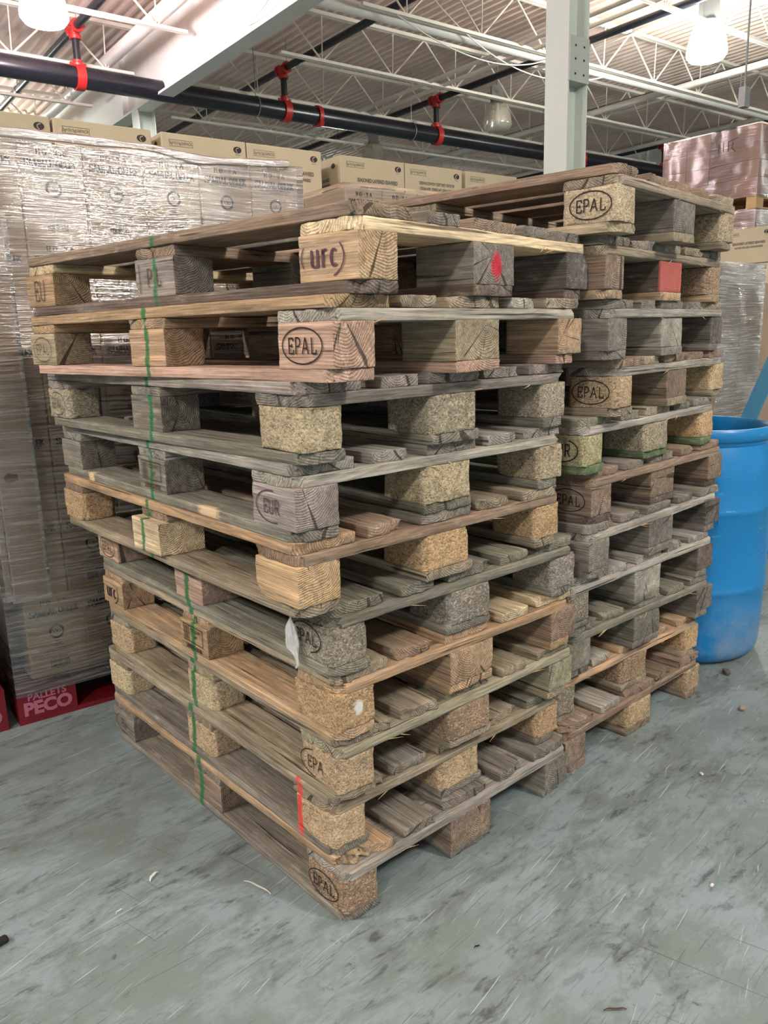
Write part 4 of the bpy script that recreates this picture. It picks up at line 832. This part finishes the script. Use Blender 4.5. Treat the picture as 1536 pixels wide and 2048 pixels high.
for layer in range(2):
    for k in range(4):
        o = empty('seaweed_carton', (p3 + BB * (k * .48)).to_tuple()[:2] + (p3.z - .30 - layer * .305,), ROTB, 'tan snack carton at the right edge, %s from the front, %s layer' % (ORD[k], ('top', 'second')[layer]), 'carton', 'tan snack cartons at the right edge')
        put('carton_body', carton_mesh(.40, .47, .30, 'tan_card'), o); put('side_printing', SP, o, T(-.001, .235, .15) @ SIDE); put('logo_highlight', SCUT, o, T(-.0016, .235, .15) @ SIDE)
plain_load('carton_load', T(p3.x, p3.y, .14) @ RZ(ROTB), 1.0, 1.9, p3.z - .75, 'tan_card', 'tan cartons below the snack cartons at the right edge', 'thin_film', 4, 5)
wpallet((p3.x, p3.y, 0), 1.0, 1.9, 'wooden pallet under the tan cartons at the right edge')
p1 = dray(1530, 528, 7.0)
plain_load('carton_load', T(p1.x - BA.x * .9, p1.y - BA.y * .9, .14) @ RZ(ROTB), .9, 1.0, p1.z - .15, 'sauce_card', 'carton load in loose cloudy film behind the blue barrel', 'heavy_film', 3, 5)
wpallet((p1.x - BA.x * .9, p1.y - BA.y * .9, 0), .9, 1.0, 'wooden pallet under the cloudy film load behind the barrel')
p4 = dray(1512, 600, 7.6)
plain_load('carton_load', T(p4.x, p4.y, .14) @ RZ(ROTB), .8, .9, p4.z - .0, 'board_card', 'tall plain brown cartons at the right edge behind the barrel', None, 3, 2, 1)
wpallet((p4.x, p4.y, 0), .8, .9, 'wooden pallet under the plain brown cartons at the right edge')
# blue pallet with sheet stack
bpq = Vector((2.14, 4.25, 0)); r = empty('blue_pallet', bpq, ROTB, 'blue painted pallet at the right edge beyond the barrel', 'pallet')
for y in (0, .45, .9):
    MB().box(0, 1.1, y, y + .1, 0, .02).obj('bottom_board', 'blue_paint', r); MB().box(0, 1.1, y, y + .1, .10, .122).obj('stringer_board', 'blue_paint', r)
    for x in (.0, .48, .96): MB().box(x, x + .14, y, y + .1, .02, .10).obj('block', 'blue_paint', r)
for k in range(6): MB().box(k * .196, k * .196 + .12, 0, 1., .122, .144).obj('deck_board', 'blue_paint', r)
for k in range(9):
    o = MB().box(.0, 1.08, .02, .98, 0, .034).obj('cardboard_sheet_bundle', 'sheet_card'); o.location = bpq + BA * rnd.uniform(.0, .03) + Vector((0, 0, .144 + k * .042)); o.rotation_euler = (0, 0, ROTB); tag(o, 'flat tan cardboard bundle on the blue pallet, %s from the bottom' % ORD[k], 'cardboard', 'cardboard bundles on the blue pallet')
# barrel ------------------------------------------------------------------------
bc = Vector((1.212, 3.045, 0)); br = empty('plastic_drum', bc, 0, 'blue open-top plastic drum standing behind the far stack', 'barrel')
prof = [(.0, .012), (.20, .0), (.245, .006), (.268, .03), (.275, .06), (.282, .22), (.283, .275), (.286, .282), (.2885, .292), (.286, .302), (.284, .309), (.286, .45), (.284, .575), (.2865, .582), (.289, .592), (.2865, .602), (.2835, .609), (.282, .70), (.275, .78), (.262, .815), (.257, .83), (.262, .838), (.262, .852), (.252, .858)]
prof = [(a, b) for a, b in prof]
MB().lathe(prof, 72).obj('drum_body', 'barrel', br, True)
MB().lathe([(.252, .852), (.270, .850), (.277, .862), (.277, .884), (.270, .894), (.258, .894), (.252, .884), (.250, .84), (.247, .80)], 72).obj('rim', 'barrel', br, True)
MB().lathe([(.247, .80), (.262, .74), (.27, .5), (.262, .08), (.0, .04)], 48).obj('inner_wall', 'barrel_in', br, True)
camdir = math.atan2(-bc.y, -bc.x)
for (px_, pz, fn) in ((.30, .575, lambda k: [k.stroke([(-.018, -.018), (.018, -.018), (.018, .018), (-.018, .018), (-.018, -.019)], .0025), k.stroke(arc(0, 0, .009, .009, 30, 320, 12), .003)]), (.30, .69, lambda k: [k.stroke([(-.012, -.045), (.012, -.045)], .003), k.stroke([(0, -.045), (0, .02)], .0025), k.stroke([(-.01, .012), (0, .03), (.01, .012)], .0025)])):
    k = Ink(); fn(k); me = k.m; th = camdir + px_ - .02
    R0 = .2875; vs = [(R0 * math.cos(th + v[0] / R0), R0 * math.sin(th + v[0] / R0), v[1] + pz) for v in me.v]; q = MB(); q.add([(a * 1.0, b * 1.0, c) for a, b, c in vs], me.f); q.obj('moulded_mark', 'barrel', br)
def stick(name, p, q, w, t, mat, label, cat):
    p = Vector(p); q = Vector(q); d = (q - p); L = d.length; M_ = T(*p) @ d.to_track_quat('Z', 'Y').to_matrix().to_4x4() @ RZ(.6)
    o = MB().box(-w / 2, w / 2, -t / 2, t / 2, 0, L).obj(name, mat, M=M_); return tag(o, label, cat)
plain('blue_wood', rgb(60, 128, 160), .6)
stick('wooden_plank', (1.16, 3.14, .10), (1.60, 3.19, 1.20), .055, .022, 'blue_wood', 'blue painted wooden slat leaning out of the drum to the right', 'plank')
stick('wooden_plank', (1.10, 2.98, .08), (1.278, 3.07, .985), .03, .025, 'old_wood', 'short bare wooden stick poking out of the drum beside the far stack', 'stick')
# ------------------------------------------------------------------ small things
def on_floor(px, py): d = fw + R_ * ((px - 768) / F_PX) + U_ * ((1024 - py) / F_PX); return Vector((0, 0, CAM_H)) + d * (-CAM_H / d.z)
def pebble(px, py, s, mat, label, name='rubble_lump', cat='debris'):
    p, Q = slab(s * 1.5, s, s * .8, (s / 6,) * 3, r=s * .25, seed=px, wear=s * .2, disp=s * .05); p[:, 2] += s * .4
    m = np_mesh(name, p, Q, 'wood' if mat == 'wood' else 'wood'); m.materials.clear(); m.materials.append(MATS[mat]); o = put(name, m); o.location = on_floor(px, py) + Vector((0, 0, .001)); o.rotation_euler = (0, 0, px); return tag(o, label, cat)
pebble(1453, 1348, .022, 'stone', 'dark lump of debris on the floor below the blue drum')
pebble(1484, 1420, .016, 'old_wood', 'small tan crumb of wood on the floor at the right edge')
pebble(1403, 1550, .008, 'white_scrap', 'tiny pale crumb on the open floor at right')
pebble(1424, 1773, .007, 'white_scrap', 'tiny white crumb on the floor at lower right')
pebble(4, 1889, .018, 'hole_dark', 'black crumb on the floor at the left edge')
def sliver(px, py, qx, qy, w, mat, label, bend=.25):
    a = on_floor(px, py); b = on_floor(qx, qy); d = b - a; L = d.length; d.normalize(); n = Vector((-d.y, d.x, 0)); m = MB(); K = 12; vs = []
    for i in range(K + 1):
        t = i / K; c = d * (L * t) + n * (bend * L * math.sin(PI * t)) + Vector((0, 0, .002 + .004 * math.sin(PI * t) + .0015 * math.sin(9 * t))); ww = w * (.35 + .65 * math.sin(PI * min(.95, max(.08, t))))
        for s1, s2 in ((-1, 0), (1, 0), (1, 1), (-1, 1)): vs.append(c + n * ww * s1 / 2 + Vector((0, 0, .0015 * s2)))
    fs = [(i * 4 + k, i * 4 + (k + 1) % 4, i * 4 + 4 + (k + 1) % 4, i * 4 + 4 + k) for i in range(K) for k in range(4)] + [(3, 2, 1, 0), (K * 4, K * 4 + 1, K * 4 + 2, K * 4 + 3)]
    m.add(vs, fs); o = m.obj('debris_sliver', mat, None, True); o.location = a; return tag(o, label, 'debris')
sliver(300, 1764, 316, 1746, .007, 'white_scrap', 'twisted whitish scrap on the floor left of the near stack', .1)
sliver(488, 1764, 542, 1790, .004, 'white_scrap', 'thin pale wood sliver on the floor in front of the near stack', .03)
sliver(232, 1830, 246, 1821, .003, 'white_scrap', 'tiny pale splinter on the floor at lower left', .05)
sliver(1207, 2023, 1253, 2021, .003, 'burn_soft', 'dark splinter on the floor near the bottom edge', .0)
sliver(948, 1898, 960, 1895, .003, 'hole_dark', 'short dark splinter on the floor at bottom centre', .0)
sliver(1005, 1415, 1043, 1402, .010, 'white_scrap', 'x', .0).hide_render = False
bpy.data.objects.remove(bpy.context.scene.objects['debris_sliver.005'])
# torn plastic scrap hanging at the near corner of the fifth pallet
def scrap():
    x, y, a = POSE_N[5]; al = math.radians(a); uv = Vector((-math.cos(al), math.sin(al), 0)); vv = Vector((math.sin(al), math.cos(al), 0)); base = Vector((x, y, 0)) + uv * .113 - vv * .012
    rows = [(.0, .002, 0), (.012, .003, .001), (.022, .004, .001), (.030, .012, .0), (.040, .024, -.002), (.052, .031, -.002), (.064, .033, -.001), (.076, .031, .001), (.086, .026, .003), (.094, .016, .012), (.102, .010, .016), (.110, .007, .020), (.118, .005, .021), (.124, .003, .016), (.130, .001, .010)]
    K = 14; vs = []
    for i, (dz, w, dx) in enumerate(rows):
        for k in range(K):
            t = 2 * PI * k / K; f = 1 + .18 * math.sin(3 * t + i * .6) + .1 * math.sin(7 * t + i)
            vs.append(uv * (-dx * .9 + math.cos(t) * w * .66 * f) - vv * (.006 + math.sin(t) * min(w * .28, .007) * f) + Vector((0, 0, -dz + .002 * math.sin(2 * t + i))))
    m = MB(); m.add(vs, [(i * K + k, i * K + (k + 1) % K, (i + 1) * K + (k + 1) % K, (i + 1) * K + k) for i in range(len(rows) - 1) for k in range(K)]); m.path([uv * .006 + Vector((0, 0, -.016)), uv * .007 + Vector((0, 0, -.006)), uv * .003 - vv * .004 + Vector((0, 0, .003)), Vector((0, 0, -.002))], .0008, 5)
    o = m.obj('plastic_scrap', 'scrap', None, True); o.location = base + Vector((0, 0, 5 * .1475 - .020)); return tag(o, 'torn white plastic film scrap hanging from the near corner of the near stack', 'plastic scrap')
scrap()
# ------------------------------------------------------------------ light & colour
w = bpy.data.worlds.new('world'); SC.world = w; w.use_nodes = True; bgd = w.node_tree.nodes['Background']; bgd.inputs[0].default_value = (.93, .97, 1.0, 1); bgd.inputs[1].default_value = .34
vs_ = SC.view_settings; vs_.view_transform = 'Standard'; vs_.look = 'None'; vs_.gamma = 1; vs_.use_curve_mapping = False; vs_.exposure = 1.03
SC.cycles.max_bounces = 7; SC.cycles.transparent_max_bounces = 12; SC.cycles.caustics_reflective = False; SC.cycles.caustics_refractive = False; SC.cycles.sample_clamp_indirect = 6.
